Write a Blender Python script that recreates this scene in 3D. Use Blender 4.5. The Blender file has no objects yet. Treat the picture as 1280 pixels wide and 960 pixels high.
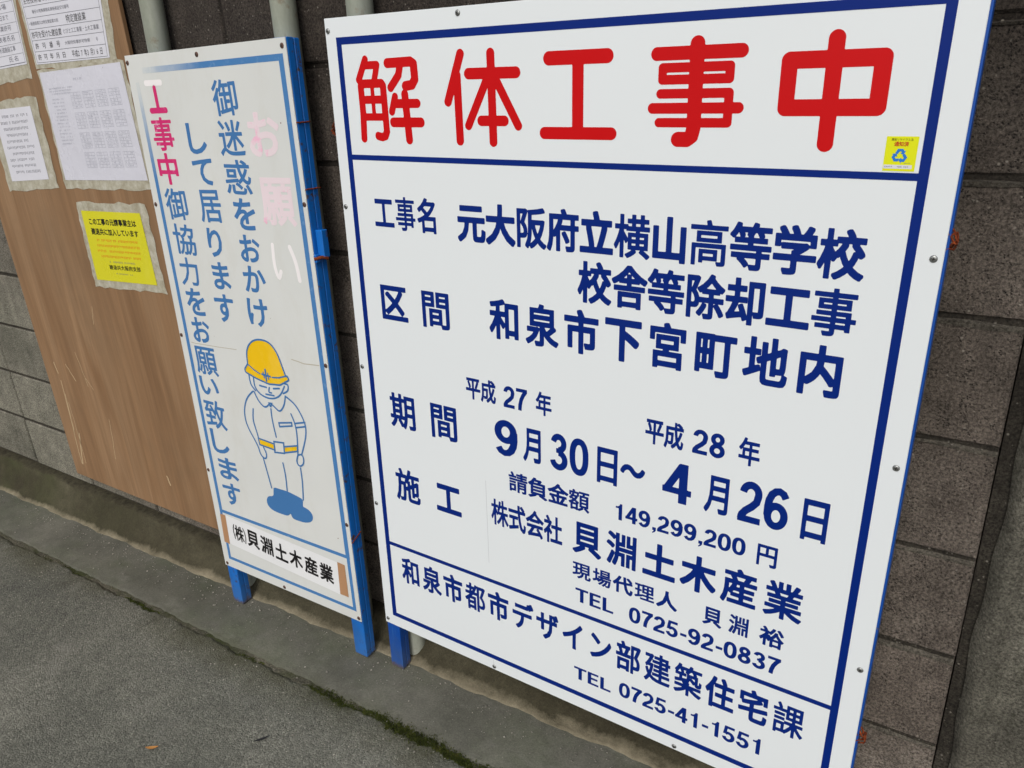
import bpy, bmesh, math, random
import numpy as np
from mathutils import Vector, Matrix
random.seed(7)
SC = bpy.context.scene
COL = SC.collection

# ------------------------------------------------------------------ camera
cam_d = bpy.data.cameras.new('camera')
cam = bpy.data.objects.new('camera', cam_d)
COL.objects.link(cam)
cam.matrix_world = Matrix(((0.84350, -0.16295, 0.51182, -0.05589),
                           (0.53471, 0.34511, -0.77135, -1.24744),
                           (-0.05094, 0.92431, 0.37823, 1.16763),
                           (0, 0, 0, 1)))
cam_d.sensor_width = 36
cam_d.lens = 26.836
cam_d.clip_start = 0.02
cam_d.clip_end = 1000
cam_d.dof.use_dof = True
cam_d.dof.focus_distance = 1.55
cam_d.dof.aperture_fstop = 18.0
SC.camera = cam

# ------------------------------------------------------------------ light
SUN_EL, SUN_AZ = math.radians(44), math.radians(166)   # azimuth measured from +Y, clockwise: behind the camera, to the left
w = bpy.data.worlds.new('World')
SC.world = w
w.use_nodes = True
nt = w.node_tree
bg = nt.nodes['Background']
sky = nt.nodes.new('ShaderNodeTexSky')
sky.sky_type = 'NISHITA'
sky.sun_disc = False
sky.sun_elevation = SUN_EL
sky.sun_rotation = SUN_AZ
sky.air_density = 1.0
sky.dust_density = 4.0
sky.ozone_density = 1.0
hs = nt.nodes.new('ShaderNodeHueSaturation')
hs.inputs['Saturation'].default_value = 0.32        # overcast, nearly grey sky
nt.links.new(sky.outputs[0], hs.inputs['Color'])
nt.links.new(hs.outputs[0], bg.inputs['Color'])
bg.inputs['Strength'].default_value = 0.12
sd = bpy.data.lights.new('sun', 'SUN')
sd.energy = 0.9
sd.angle = math.radians(24)
sd.color = (1.0, 0.965, 0.92)
sun = bpy.data.objects.new('sun', sd)
COL.objects.link(sun)
sdir = Vector((math.sin(SUN_AZ) * math.cos(SUN_EL), math.cos(SUN_AZ) * math.cos(SUN_EL), math.sin(SUN_EL)))
sun.rotation_euler = sdir.to_track_quat('Z', 'Y').to_euler()
sun.location = (-3, -4, 5)
SC.view_settings.view_transform = 'Standard'
SC.view_settings.look = 'None'
SC.view_settings.gamma = 1
SC.view_settings.exposure = 0.09


# ------------------------------------------------------------------ materials
def srgb(r, g, b):
    f = lambda c: (c / 255 / 12.92) if c / 255 <= .04045 else ((c / 255 + .055) / 1.055) ** 2.4
    return (f(r), f(g), f(b), 1)


class NB:
    """small node-tree builder"""
    def __init__(s, name):
        s.m = bpy.data.materials.new(name)
        s.m.use_nodes = True
        s.t = s.m.node_tree
        s.b = s.t.nodes['Principled BSDF']
        s.tc = s.t.nodes.new('ShaderNodeTexCoord')
        s.co = s.tc.outputs['Object']

    def link(s, a, b):
        s.t.links.new(a, b)

    def world(s):
        g = s.t.nodes.new('ShaderNodeNewGeometry')
        s.co = g.outputs['Position']
        return s

    def map(s, scale=(1, 1, 1), rot=(0, 0, 0), loc=(0, 0, 0), src=None):
        n = s.t.nodes.new('ShaderNodeMapping')
        n.inputs['Scale'].default_value = scale
        n.inputs['Rotation'].default_value = rot
        n.inputs['Location'].default_value = loc
        s.link(src or s.co, n.inputs[0])
        return n.outputs[0]

    def noise(s, scale, detail=4, rough=.55, co=None, dist=0):
        n = s.t.nodes.new('ShaderNodeTexNoise')
        n.inputs['Scale'].default_value = scale
        n.inputs['Detail'].default_value = detail
        n.inputs['Roughness'].default_value = rough
        n.inputs['Distortion'].default_value = dist
        s.link(co or s.co, n.inputs['Vector'])
        return n.outputs['Fac']

    def vor(s, scale, co=None, out='Distance', feat='F1', rnd=1):
        n = s.t.nodes.new('ShaderNodeTexVoronoi')
        n.feature = feat
        n.inputs['Scale'].default_value = scale
        n.inputs['Randomness'].default_value = rnd
        s.link(co or s.co, n.inputs['Vector'])
        return n.outputs[out]

    def ramp(s, fac, stops, interp='LINEAR'):
        n = s.t.nodes.new('ShaderNodeValToRGB')
        cr = n.color_ramp
        cr.interpolation = interp
        while len(cr.elements) < len(stops):
            cr.elements.new(.5)
        for e, (p, c) in zip(cr.elements, stops):
            e.position = p
            e.color = c if hasattr(c, '__len__') else (c, c, c, 1)
        s.link(fac, n.inputs[0])
        return n.outputs[0]

    def mix(s, fac, a, b, mode='MIX'):
        n = s.t.nodes.new('ShaderNodeMix')
        n.data_type = 'RGBA'
        n.blend_type = mode
        for k, v in ((0, fac), (6, a), (7, b)):
            if isinstance(v, (int, float)):
                n.inputs[k].default_value = v if k == 0 else (v, v, v, 1)
            elif isinstance(v, tuple):
                n.inputs[k].default_value = v
            else:
                s.link(v, n.inputs[k])
        return n.outputs[2]

    def math(s, op, a, b=0, clamp=False):
        n = s.t.nodes.new('ShaderNodeMath')
        n.operation = op
        n.use_clamp = clamp
        for k, v in ((0, a), (1, b)):
            if isinstance(v, (int, float)):
                n.inputs[k].default_value = v
            else:
                s.link(v, n.inputs[k])
        return n.outputs[0]

    def axis(s, i, src=None):
        n = s.t.nodes.new('ShaderNodeSeparateXYZ')
        s.link(src or s.co, n.inputs[0])
        return n.outputs[i]

    def rnd(s):
        return s.t.nodes.new('ShaderNodeObjectInfo').outputs['Random']

    def bump(s, h, strength=.5, dist=.002, prev=None):
        n = s.t.nodes.new('ShaderNodeBump')
        n.inputs['Strength'].default_value = strength
        n.inputs['Distance'].default_value = dist
        s.link(h, n.inputs['Height'])
        if prev:
            s.link(prev, n.inputs['Normal'])
        return n.outputs[0]

    def done(s, color=None, rough=.8, normal=None, spec=None, metal=0):
        if color is not None:
            if isinstance(color, tuple):
                s.b.inputs['Base Color'].default_value = color
            else:
                s.link(color, s.b.inputs['Base Color'])
        if isinstance(rough, (int, float)):
            s.b.inputs['Roughness'].default_value = rough
        else:
            s.link(rough, s.b.inputs['Roughness'])
        if normal:
            s.link(normal, s.b.inputs['Normal'])
        if spec is not None:
            s.b.inputs['Specular IOR Level'].default_value = spec
        s.b.inputs['Metallic'].default_value = metal
        return s.m


def concrete(name, c_dark, c_mid, c_light, left_light=False, pits=True, moss=None, rndamt=.35, specks=.5, topdark=.75):
    n = NB(name).world()
    big = n.noise(2.1, 5, .6)
    col = n.ramp(big, [(.30, c_dark), (.5, c_mid), (.72, c_light)])
    if left_light:                     # the far left run of the wall is a cleaner, paler batch of block
        x = n.axis(0)
        f = n.math('MULTIPLY', n.math('ADD', x, 1.9), -.9, True)
        zz = n.math('MULTIPLY', n.math('SUBTRACT', 1.05, n.axis(2)), 1.6, True)
        f = n.math('MULTIPLY', f, zz)
        col = n.mix(f, col, n.ramp(big, [(.3, srgb(112, 110, 98)), (.7, srgb(150, 146, 132))]))
    # rain-blackened top courses
    zt = n.math('ADD', n.axis(2), n.math('MULTIPLY', n.noise(3, 4, .6), .35))
    col = n.mix(n.ramp(n.math('MULTIPLY', n.math('SUBTRACT', zt, .78), 1.6, True), [(0, 0.0), (1, topdark)]), col, srgb(38, 32, 28))
    fine = n.noise(210, 5, .85)
    col = n.mix(1.0, col, n.ramp(fine, [(.38, .34), (.5, .98), (.63, 1.75)]), 'MULTIPLY')
    mid = n.noise(17, 6, .65)
    col = n.mix(.7, col, n.ramp(mid, [(.3, .66), (.7, 1.28)]), 'MULTIPLY')
    r = n.rnd()
    col = n.mix(rndamt, col, n.ramp(r, [(0, .72), (1, 1.35)]), 'MULTIPLY')
    # rain streaks, vertical
    st = n.noise(1, 5, .6, n.map((26, 26, 2.2)))
    col = n.mix(.45, col, n.ramp(st, [(.3, .7), (.65, 1.2)]), 'MULTIPLY')
    # pale sand grains
    v = n.vor(105)
    sel = n.noise(71, 2, .5)
    sp = n.math('MULTIPLY', n.ramp(v, [(.13, 1.0), (.24, 0.0)]), n.ramp(sel, [(.53, 0.0), (.60, 1.0)]))
    col = n.mix(n.math('MULTIPLY', sp, specks), col, srgb(172, 165, 152))
    h = n.math('ADD', n.math('MULTIPLY', fine, .9), n.math('MULTIPLY', mid, .5))
    if pits:
        pv = n.vor(260, n.map((1, 1, .8)))
        pit = n.ramp(pv, [(.12, 0.0), (.36, 1.0)])
        psel = n.ramp(n.noise(40, 3, .6), [(.42, 0.0), (.60, 1.0)])
        pm = n.math('MULTIPLY', n.math('SUBTRACT', 1.0, pit), psel)
        col = n.mix(n.math('MULTIPLY', pm, .7), col, srgb(24, 21, 19))
        h = n.math('SUBTRACT', h, n.math('MULTIPLY', pm, 1.2))
    if moss:
        ms = n.noise(moss[0], 6, .7)
        col = n.mix(n.ramp(ms, [(moss[1], 0.0), (moss[1] + .16, moss[2])]), col, moss[3])
    return n.done(col, .93, n.bump(h, 1.0, .005), .25)


M = {}
M['block'] = concrete('block_concrete', srgb(88, 80, 72), srgb(112, 103, 94), srgb(134, 126, 116), True)
M['mortar'] = concrete('mortar', srgb(50, 46, 40), srgb(62, 58, 51), srgb(78, 74, 66), False, False)
M['mortar_smear'] = concrete('smeared_mortar', srgb(84, 79, 70), srgb(104, 99, 89), srgb(124, 119, 107), False, False)
M['cast'] = concrete('cast_concrete', srgb(78, 76, 68), srgb(102, 99, 89), srgb(130, 127, 115), False, False, (6, .5, .35, srgb(56, 60, 44)), 0)


def mat_footing():
    n = NB('footing_concrete').world()
    big = n.noise(2.6, 6, .65)
    col = n.ramp(big, [(.3, srgb(54, 50, 38)), (.5, srgb(68, 64, 50)), (.72, srgb(88, 84, 68))])
    mid = n.noise(22, 6, .7)
    col = n.mix(.6, col, n.ramp(mid, [(.3, .65), (.7, 1.3)]), 'MULTIPLY')
    fine = n.noise(170, 4, .7)
    col = n.mix(.6, col, n.ramp(fine, [(.3, .6), (.7, 1.35)]), 'MULTIPLY')
    # green algae at the far left
    x = n.axis(0)
    alg = n.math('MULTIPLY', n.math('MULTIPLY', n.math('ADD', x, 2.2), -.9, True), n.ramp(n.noise(5, 5, .6), [(.4, 0.0), (.66, .5)]))
    col = n.mix(alg, col, srgb(72, 76, 48))
    # pale lime and dried silt splashed along the bottom, with a ragged top edge
    z = n.math('SUBTRACT', n.axis(2), n.math('ADD', n.math('MULTIPLY', x, .028), -.2324))
    edge = n.math('MULTIPLY', n.noise(9, 6, .8, n.map((1, 1, .5))), .040)
    f = n.math('SUBTRACT', n.math('SUBTRACT', edge, z), .0045)
    f = n.ramp(n.math('MULTIPLY', f, 60, True), [(0, 0.0), (1, .8)])
    col = n.mix(f, col, srgb(150, 141, 119))
    # soil caught on the narrow ledge, worn pale here and there on its arris
    top = n.ramp(n.math('MULTIPLY', n.math('ADD', n.axis(2), n.math('ADD', .2085, n.math('MULTIPLY', n.math('SUBTRACT', n.noise(14, 6, .75), .5), .022))), 160, True), [(0, 0.0), (1, .85)])
    col = n.mix(top, col, n.ramp(n.noise(40, 5, .7), [(.35, srgb(40, 37, 28)), (.7, srgb(78, 73, 58))]))
    h = n.math('ADD', fine, n.math('MULTIPLY', mid, .8))
    return n.done(col, .95, n.bump(h, .8, .003), .2)


M['footing'] = mat_footing()


def mat_gutter():
    n = NB('gutter_concrete').world()
    big = n.noise(3.2, 6, .6)
    col = n.ramp(big, [(.3, srgb(82, 82, 73)), (.5, srgb(97, 96, 87)), (.72, srgb(114, 112, 102))])
    gr = n.noise(4.3, 5, .65, n.map((1, 1.6, 1), loc=(3, 1, 0)))
    col = n.mix(n.ramp(gr, [(.45, 0.0), (.7, .5)]), col, srgb(84, 91, 70))
    blot = n.noise(9, 5, .65, n.map((1, 2, 1), loc=(0, 7, 0)))
    col = n.mix(n.ramp(blot, [(.55, 0.0), (.72, .35)]), col, srgb(128, 126, 118))
    mid = n.noise(30, 6, .7)
    col = n.mix(.5, col, n.ramp(mid, [(.3, .7), (.7, 1.25)]), 'MULTIPLY')
    fine = n.noise(240, 4, .75)
    col = n.mix(.6, col, n.ramp(fine, [(.28, .6), (.72, 1.4)]), 'MULTIPLY')
    sp = n.math('MULTIPLY', n.ramp(n.vor(90), [(.06, 1.0), (.13, 0.0)]), n.ramp(n.noise(31, 2), [(.6, 0.0), (.66, .8)]))
    col = n.mix(sp, col, srgb(176, 170, 156))
    # moss and damp soil thickening towards the asphalt edge
    y = n.math('ADD', n.math('MULTIPLY', n.axis(1), -1.0), n.math('MULTIPLY', n.noise(7, 6, .7), .09))
    ed = n.ramp(n.math('MULTIPLY', n.math('SUBTRACT', y, .285), 18, True), [(0, 0.0), (1, .7)])
    patch = n.ramp(n.noise(2.4, 4, .6, n.map(loc=(5.3, 0, 2))), [(.42, .05), (.6, 1.0)])
    col = n.mix(n.math('MULTIPLY', ed, patch), col, srgb(58, 60, 34))
    # dark damp line right under the footing
    h = n.math('ADD', fine, n.math('MULTIPLY', mid, .6))
    return n.done(col, .93, n.bump(h, .6, .002), .25)


M['gutter'] = mat_gutter()


def mat_asphalt():
    n = NB('asphalt').world()
    big = n.noise(1.7, 6, .6)
    col = n.ramp(big, [(.3, srgb(90, 91, 84)), (.5, srgb(107, 107, 98)), (.72, srgb(128, 127, 117))])
    vc = n.vor(270, out='Color')
    sepc = n.axis(0, vc)
    col = n.mix(.9, col, n.ramp(sepc, [(0, .58), (.45, .95), (.8, 1.15), (1, 1.6)]), 'MULTIPLY')
    fine = n.noise(420, 3, .7)
    col = n.mix(.6, col, n.ramp(fine, [(.3, .55), (.7, 1.4)]), 'MULTIPLY')
    mid = n.noise(34, 5, .7)
    col = n.mix(.6, col, n.ramp(mid, [(.3, .72), (.7, 1.28)]), 'MULTIPLY')
    sp = n.math('MULTIPLY', n.ramp(n.vor(62), [(.07, 1.0), (.14, 0.0)]), n.ramp(n.noise(23, 2), [(.56, 0.0), (.62, .9)]))
    col = n.mix(sp, col, srgb(168, 163, 152))
    # dust drifted on the edge
    y = n.math('ADD', n.axis(1), n.math('MULTIPLY', n.noise(8, 5, .7), .1))
    d = n.ramp(n.math('MULTIPLY', n.math('ADD', y, .33), 12, True), [(0, 0.0), (1, .6)])
    mp = n.ramp(n.noise(2.4, 4, .6, n.map(loc=(5.3, 0, 2))), [(.42, .1), (.6, 1.0)])
    col = n.mix(n.math('MULTIPLY', d, mp), col, srgb(72, 70, 46))
    vd = n.vor(270)
    pt = n.noise(6, 6, .7, n.map((1, 1.5, 1), loc=(9, 2, 0)))
    col = n.mix(n.ramp(pt, [(.56, 0.0), (.74, .45)]), col, srgb(136, 134, 126))
    dk = n.math('MULTIPLY', n.ramp(n.vor(26), [(.05, 1.0), (.12, 0.0)]), n.ramp(n.noise(11, 2), [(.55, 0.0), (.6, .6)]))
    col = n.mix(dk, col, srgb(58, 57, 54))
    h = n.math('ADD', n.math('MULTIPLY', n.math('SUBTRACT', 1.0, vd), 1.2), n.math('ADD', n.math('MULTIPLY', mid, .8), n.math('MULTIPLY', fine, .4)))
    return n.done(col, .9, n.bump(h, .8, .0026), .3)


M['asphalt'] = mat_asphalt()


def paint(name, c, rough=.35, dirt=0., dirtcol=(.25, .22, .15, 1), wear=0., wearcol=None, coord='obj', wscale=30, bmp=0.03, spec=.5):
    n = NB(name)
    nz = n.noise(3, 5, .6)
    col = n.mix(.05 if 'white_enamel' == name else .3, c, n.ramp(nz, [(.3, .88), (.7, 1.08)]), 'MULTIPLY')
    if dirt:
        d = n.ramp(n.noise(7, 8, .72, n.map((1, 1, .45))), [(.5, 0.0), (.78, dirt)])
        col = n.mix(d, col, dirtcol)
        sp = n.math('MULTIPLY', n.ramp(n.vor(28), [(.02, 1.0), (.05, 0.0)]), n.ramp(n.noise(9, 2), [(.55, 0.0), (.6, min(1, dirt * 2))]))
        col = n.mix(sp, col, srgb(110, 100, 85))
    if 'frame' in name:
        zf = n.math('ADD', n.axis(2), n.math('MULTIPLY', n.math('SUBTRACT', n.noise(60, 5, .75), .5), .05))
        col = n.mix(n.ramp(n.math('MULTIPLY', zf, 12, True), [(.10, .9), (.26, 0.0)]), col, srgb(92, 64, 46))
        zs = n.math('ADD', n.axis(2), n.math('MULTIPLY', n.math('SUBTRACT', n.noise(25, 5, .75), .5), .16))
        col = n.mix(n.ramp(zs, [(.02, .3), (.12, 0.0)]), col, srgb(84, 104, 116))
        sc = n.noise(1, 4, .7, n.map((180, 180, 7)))
        col = n.mix(n.ramp(sc, [(.62, 0.0), (.7, .35)]), col, srgb(70, 130, 190))
    if wear:
        wf = n.ramp(n.noise(wscale, 8, .75), [(.58 - wear * .1, 0.0), (.66 - wear * .1, 1.0)])
        col = n.mix(wf, col, wearcol)
    return n.done(col, rough if name == 'white_enamel' else n.ramp(n.noise(12, 5), [(.3, max(0, rough - .08)), (.7, rough + .12)]), n.bump(n.noise(5, 4), bmp, .01), spec)


WHITE = srgb(226, 231, 233)
M['white'] = paint('white_enamel', WHITE, .3, .0, srgb(170, 165, 150), spec=.45)
M['old_white'] = paint('aged_white_enamel', srgb(213, 215, 212), .42, .28, srgb(184, 178, 158), spec=.4)
M['navy'] = paint('navy_paint', srgb(0, 36, 118), .45, spec=.18)
M['red'] = paint('red_paint', srgb(198, 4, 10), .45, spec=.2)
M['sky_blue'] = paint('pale_blue_paint', srgb(66, 116, 170), .5, 0, wear=-.4, wearcol=srgb(126, 162, 196), wscale=40, spec=.2)
M['border_blue'] = paint('worn_blue_paint', srgb(62, 126, 188), .5, 0, wear=-.2, wearcol=srgb(150, 182, 206), wscale=30, spec=.2)


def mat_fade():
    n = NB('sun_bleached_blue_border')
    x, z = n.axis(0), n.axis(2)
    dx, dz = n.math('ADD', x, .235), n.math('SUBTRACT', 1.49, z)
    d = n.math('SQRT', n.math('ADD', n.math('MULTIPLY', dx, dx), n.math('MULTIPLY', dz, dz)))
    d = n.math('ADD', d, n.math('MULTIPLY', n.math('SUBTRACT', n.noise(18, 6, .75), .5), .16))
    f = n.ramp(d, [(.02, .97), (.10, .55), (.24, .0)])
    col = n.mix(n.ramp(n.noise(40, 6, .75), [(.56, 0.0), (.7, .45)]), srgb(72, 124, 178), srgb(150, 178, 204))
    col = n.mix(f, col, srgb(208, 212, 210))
    return n.done(col, .5, None, .25)


M['fade_blue'] = mat_fade()
M['magenta'] = paint('magenta_paint', srgb(206, 40, 110), .5, 0, wear=.3, wearcol=srgb(228, 130, 176), wscale=26, spec=.3)
M['pale_pink'] = paint('faded_pink_paint', srgb(230, 214, 219), .5, 0, wear=.2, wearcol=srgb(236, 184, 206), wscale=16, spec=.3)
M['chalk'] = paint('bleached_white_paint', srgb(240, 236, 236), .5, spec=.3)
M['helmet'] = paint('helmet_yellow_paint', srgb(236, 190, 8), .4, .6, srgb(246, 208, 96), spec=.4)
M['frame_blue'] = paint('blue_frame_paint', srgb(16, 106, 192), .42, .5, srgb(40, 70, 110), wear=.15, wearcol=srgb(78, 58, 46), wscale=42, spec=.45, bmp=.15)
M['frame_blue2'] = paint('bright_blue_frame_paint', srgb(10, 74, 160), .38, .55, srgb(26, 56, 100), wear=-.35, wearcol=srgb(92, 84, 78), wscale=55, spec=.4, bmp=.15)
M['black_ink'] = paint('black_ink', srgb(22, 20, 22), .5, spec=.3)
M['grey_ink'] = paint('grey_ink', srgb(112, 112, 122), .6, spec=.2)
M['light_ink'] = paint('light_grey_ink', srgb(150, 152, 164), .6, spec=.2)
M['red_ink'] = paint('red_ink', srgb(216, 92, 30), .6, spec=.2)
M['dark_red_ink'] = paint('crimson_ink', srgb(190, 40, 30), .6, spec=.2)
M['yellow'] = paint('yellow_paper', srgb(214, 208, 42), .3, .3, srgb(220, 214, 110), spec=.3)
M['lime'] = paint('lime_yellow_sticker', srgb(222, 226, 10), .45, spec=.3)
M['cyan_blue'] = paint('recycling_blue_ink', srgb(38, 118, 205), .45, spec=.3)
M['paper'] = paint('white_paper', srgb(216, 216, 224), .45, .25, srgb(190, 188, 180), spec=.4, bmp=.5)
M['paper2'] = paint('lilac_white_paper', srgb(212, 212, 222), .25, .3, srgb(226, 226, 230), spec=.5, bmp=.6)
M['tape'] = paint('kraft_tape', srgb(176, 134, 98), .5, .25, srgb(150, 108, 76), spec=.3)
M['steel'] = NB('screw_steel').done(srgb(150, 152, 150), .35, None, .5, .8)
M['recess_shade'] = NB('painted_recess_shade').done(srgb(40, 38, 36), .8)  # shade inside a screw recess, put in as a dark colour


def mat_rust():
    n = NB('rust')
    col = n.ramp(n.noise(300, 4, .7), [(.3, srgb(52, 26, 18)), (.5, srgb(112, 50, 26)), (.75, srgb(168, 84, 40))])
    return n.done(col, .9, n.bump(n.noise(500, 3), .6, .001), .2)


M['rust'] = mat_rust()
M['rusty_screw'] = NB('rusty_screw').done(srgb(98, 72, 62), .6, None, .4, .3)


def mat_sleeve():
    n = NB('dirty_plastic_sleeve')
    col = n.ramp(n.noise(26, 7, .75, n.map((1, 1, 1))), [(.3, srgb(138, 126, 104)), (.5, srgb(176, 171, 152)), (.72, srgb(208, 205, 194))])
    return n.done(col, .35, n.bump(n.noise(40, 5, .7), .3, .004), .5)


M['sleeve'] = mat_sleeve()


def mat_pipe():
    n = NB('galvanised_pipe')
    col = n.ramp(n.noise(9, 6, .7, n.map((1, 1, .35))), [(.3, srgb(122, 126, 112)), (.5, srgb(150, 154, 140)), (.72, srgb(176, 178, 166))])
    f = n.ramp(n.noise(30, 7, .7), [(.6, 0.0), (.74, .7)])
    col = n.mix(f, col, srgb(118, 96, 70))
    return n.done(col, .6, n.bump(n.noise(90, 4), .2, .001), .4, .15)


M['pipe'] = mat_pipe()


def mat_ply():
    n = NB('plywood').world()
    # rotary-cut veneer: broad wandering figure, medium streaks and fine fibres along the height
    d = n.noise(1, 4, .55, n.map((7, 7, .8)), 1.2)
    fig = n.noise(1, 2, .4, n.map((2.6, 2.6, .5)), .8)
    rings = n.math('SINE', n.math('MULTIPLY', fig, 95))
    base = n.ramp(d, [(.25, srgb(122, 92, 64)), (.45, srgb(138, 107, 77)), (.6, srgb(147, 117, 87)), (.8, srgb(130, 98, 68))])
    base = n.mix(.16, base, n.ramp(n.math('ADD', n.math('MULTIPLY', rings, .5), .5), [(0, .7), (1, 1.2)]), 'MULTIPLY')
    med = n.noise(1, 5, .65, n.map((60, 60, 1.6)))
    base = n.mix(.4, base, n.ramp(med, [(.3, .78), (.7, 1.2)]), 'MULTIPLY')
    fib = n.noise(1, 6, .7, n.map((420, 420, 5)))
    base = n.mix(.55, base, n.ramp(fib, [(.3, .72), (.7, 1.26)]), 'MULTIPLY')
    st = n.noise(2.2, 6, .7)
    base = n.mix(n.ramp(st, [(.52, 0.0), (.75, .4)]), base, srgb(112, 92, 70))
    # thin raised splinters / pale scratches following the grain
    sc = n.noise(1, 3, .6, n.map((62, 62, 1.7), rot=(0, .05, 0)))
    m2 = n.ramp(n.noise(3.3, 3, .5), [(.5, 0.0), (.62, 1.0)])
    base = n.mix(n.math('MULTIPLY', n.ramp(sc, [(.70, 0.0), (.74, .55)]), m2), base, srgb(186, 156, 118))
    return n.done(base, .68, n.bump(fib, .25, .0015), .3)


M['ply'] = mat_ply()
M['scratch'] = NB('pale_scratch').done(srgb(186, 162, 128), .8, None, .2)
M['soil'] = concrete('soil', srgb(80, 78, 66), srgb(94, 91, 78), srgb(110, 106, 92), False, False, (9, .45, .8, srgb(54, 62, 26)), 0)


def mat_moss():
    n = NB('moss').world()
    col = n.ramp(n.noise(60, 5, .7), [(.3, srgb(40, 44, 20)), (.55, srgb(66, 74, 32)), (.75, srgb(92, 88, 50))])
    return n.done(col, .95, None, .15)


M['moss'] = mat_moss()
M['leaf_orange'] = NB('dry_leaf').done(srgb(172, 122, 66), .7, None, .3)
M['leaf_dark'] = NB('dark_wet_leaf').done(srgb(30, 30, 32), .6, None, .4)
M['grit'] = concrete('grit', srgb(110, 106, 98), srgb(140, 136, 126), srgb(180, 174, 162), False, False, None, .9)


# ------------------------------------------------------------------ object helpers
def obj(name, me, mat=None, parent=None, loc=None, kind=None):
    o = bpy.data.objects.new(name, me)
    COL.objects.link(o)
    if mat is not None and me is not None and not me.materials:
        me.materials.append(mat)
    if parent:
        o.parent = parent
    if loc is not None:
        o.location = loc
    if kind:
        o['kind'] = kind
    return o


def thing(name, label, cat, mat4=None, group=None, loc=None):
    o = bpy.data.objects.new(name, None)
    COL.objects.link(o)
    o.empty_display_size = .05
    if mat4 is not None:
        o.matrix_world = mat4
    if loc is not None:
        o.location = loc
    o['label'] = label
    o['category'] = cat
    if group:
        o['group'] = group
    return o


def tag(o, label, cat, group=None):
    o['label'] = label
    o['category'] = cat
    if group:
        o['group'] = group
    return o


def mesh(name, verts, faces, smooth=False):
    me = bpy.data.meshes.new(name)
    me.from_pydata(verts, [], faces)
    me.update()
    if smooth:
        for f in me.polygons:
            f.use_smooth = True
    return me


class MB:
    def __init__(s):
        s.v, s.f = [], []

    def box(s, x0, x1, y0, y1, z0, z1):
        b = len(s.v)
        s.v += [(x, y, z) for z in (z0, z1) for y in (y0, y1) for x in (x0, x1)]
        s.f += [tuple(b + i for i in q) for q in ((0, 2, 3, 1), (4, 5, 7, 6), (0, 1, 5, 4), (2, 6, 7, 3), (0, 4, 6, 2), (1, 3, 7, 5))]
        return s

    def quad(s, *pts):
        b = len(s.v)
        s.v += list(pts)
        s.f.append(tuple(range(b, b + len(pts))))
        return s

    def add(s, vs, fs):
        b = len(s.v)
        s.v += vs
        s.f += [tuple(i + b for i in f) for f in fs]

    def tube(s, pts, r, n=8, cap=True):
        pts = [Vector(p) for p in pts]
        b = len(s.v)
        up = Vector((.3, .2, 1)).normalized()
        for i, p in enumerate(pts):
            t = (pts[min(i + 1, len(pts) - 1)] - pts[max(i - 1, 0)]).normalized()
            a = t.cross(up)
            if a.length < .05:
                a = t.cross(Vector((1, 0, 0)))
            a.normalize()
            c = t.cross(a)
            rr = r[i] if hasattr(r, '__len__') else r
            for k in range(n):
                an = 2 * math.pi * k / n
                s.v.append(tuple(p + a * math.cos(an) * rr + c * math.sin(an) * rr))
        for i in range(len(pts) - 1):
            for k in range(n):
                s.f.append((b + i * n + k, b + i * n + (k + 1) % n, b + (i + 1) * n + (k + 1) % n, b + (i + 1) * n + k))
        if cap:
            s.f.append(tuple(b + k for k in reversed(range(n))))
            s.f.append(tuple(b + (len(pts) - 1) * n + k for k in range(n)))
        return s

    def me(s, name, smooth=False):
        return mesh(name, s.v, s.f, smooth)


def bevelled(me, w, seg=2):
    bm = bmesh.new()
    bm.from_mesh(me)
    bmesh.ops.bevel(bm, geom=list(bm.edges), offset=w, segments=seg, affect='EDGES', profile=.6)
    bm.to_mesh(me)
    bm.free()
    return me


# ------------------------------------------------------------------ ground
def GZ(x):
    x = max(-14.0, min(8.0, x))
    return -.2324 + .02808 * x


XS = [-150, -40, -14] + [-14 + .5 * i for i in range(1, 44)] + [8, 40, 150]
XF = sorted(set([-150, -60, -14, 8, 60, 150] + [round(-7 + .01 * i, 3) for i in range(0, 1000)]))


def jag(x, a=.007, s=0.0):
    return a * (math.sin(x * 31 + s) * .5 + math.sin(x * 77 + 1.3 + s) * .35 + math.sin(x * 173 + 2 + s) * .3 + math.sin(x * 9 + s) * .5)


def strip(name, xs, rows, mat, kind='structure'):
    """rows: list of functions x->(y, dz)"""
    v, f = [], []
    for x in xs:
        for r in rows:
            y, dz = r(x)
            v.append((x, y, GZ(x) + dz))
    n = len(rows)
    for i in range(len(xs) - 1):
        for k in range(n - 1):
            a = i * n + k
            f.append((a, a + n, a + n + 1, a + 1))
    me = mesh(name, v, f, True)
    return obj(name, me, mat, kind=kind)


# earth under everything, as far as the horizon on both sides of the wall
strip('ground', XS, [lambda x: (-200, -.06), lambda x: (-.2, -.06), lambda x: (200, -.06)], M['soil'])
# asphalt carriageway with a ragged edge that stands a few millimetres above the gutter strip
strip('road', XF, [lambda x: (-200, .0), lambda x: (-12, .0), lambda x: (-3, .0), lambda x: (-1.0, .0), lambda x: (-.34, 0),
                   lambda x: (-.287 + jag(x), -.0008), lambda x: (-.276 + jag(x) + jag(x, .002, 4), -.0045), lambda x: (-.279 + jag(x), -.04)], M['asphalt'])
# concrete gutter strip between asphalt and wall footing
strip('gutter_strip', XF, [lambda x: (-.264 + jag(x, .004, 2), -.04), lambda x: (-.264 + jag(x, .004, 2), -.005), lambda x: (-.254 + jag(x, .004, 2), -.001),
                           lambda x: (-.2, .0), lambda x: (-.12, .001), lambda x: (-.088, .003), lambda x: (-.04, .003)], M['gutter'])
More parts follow.
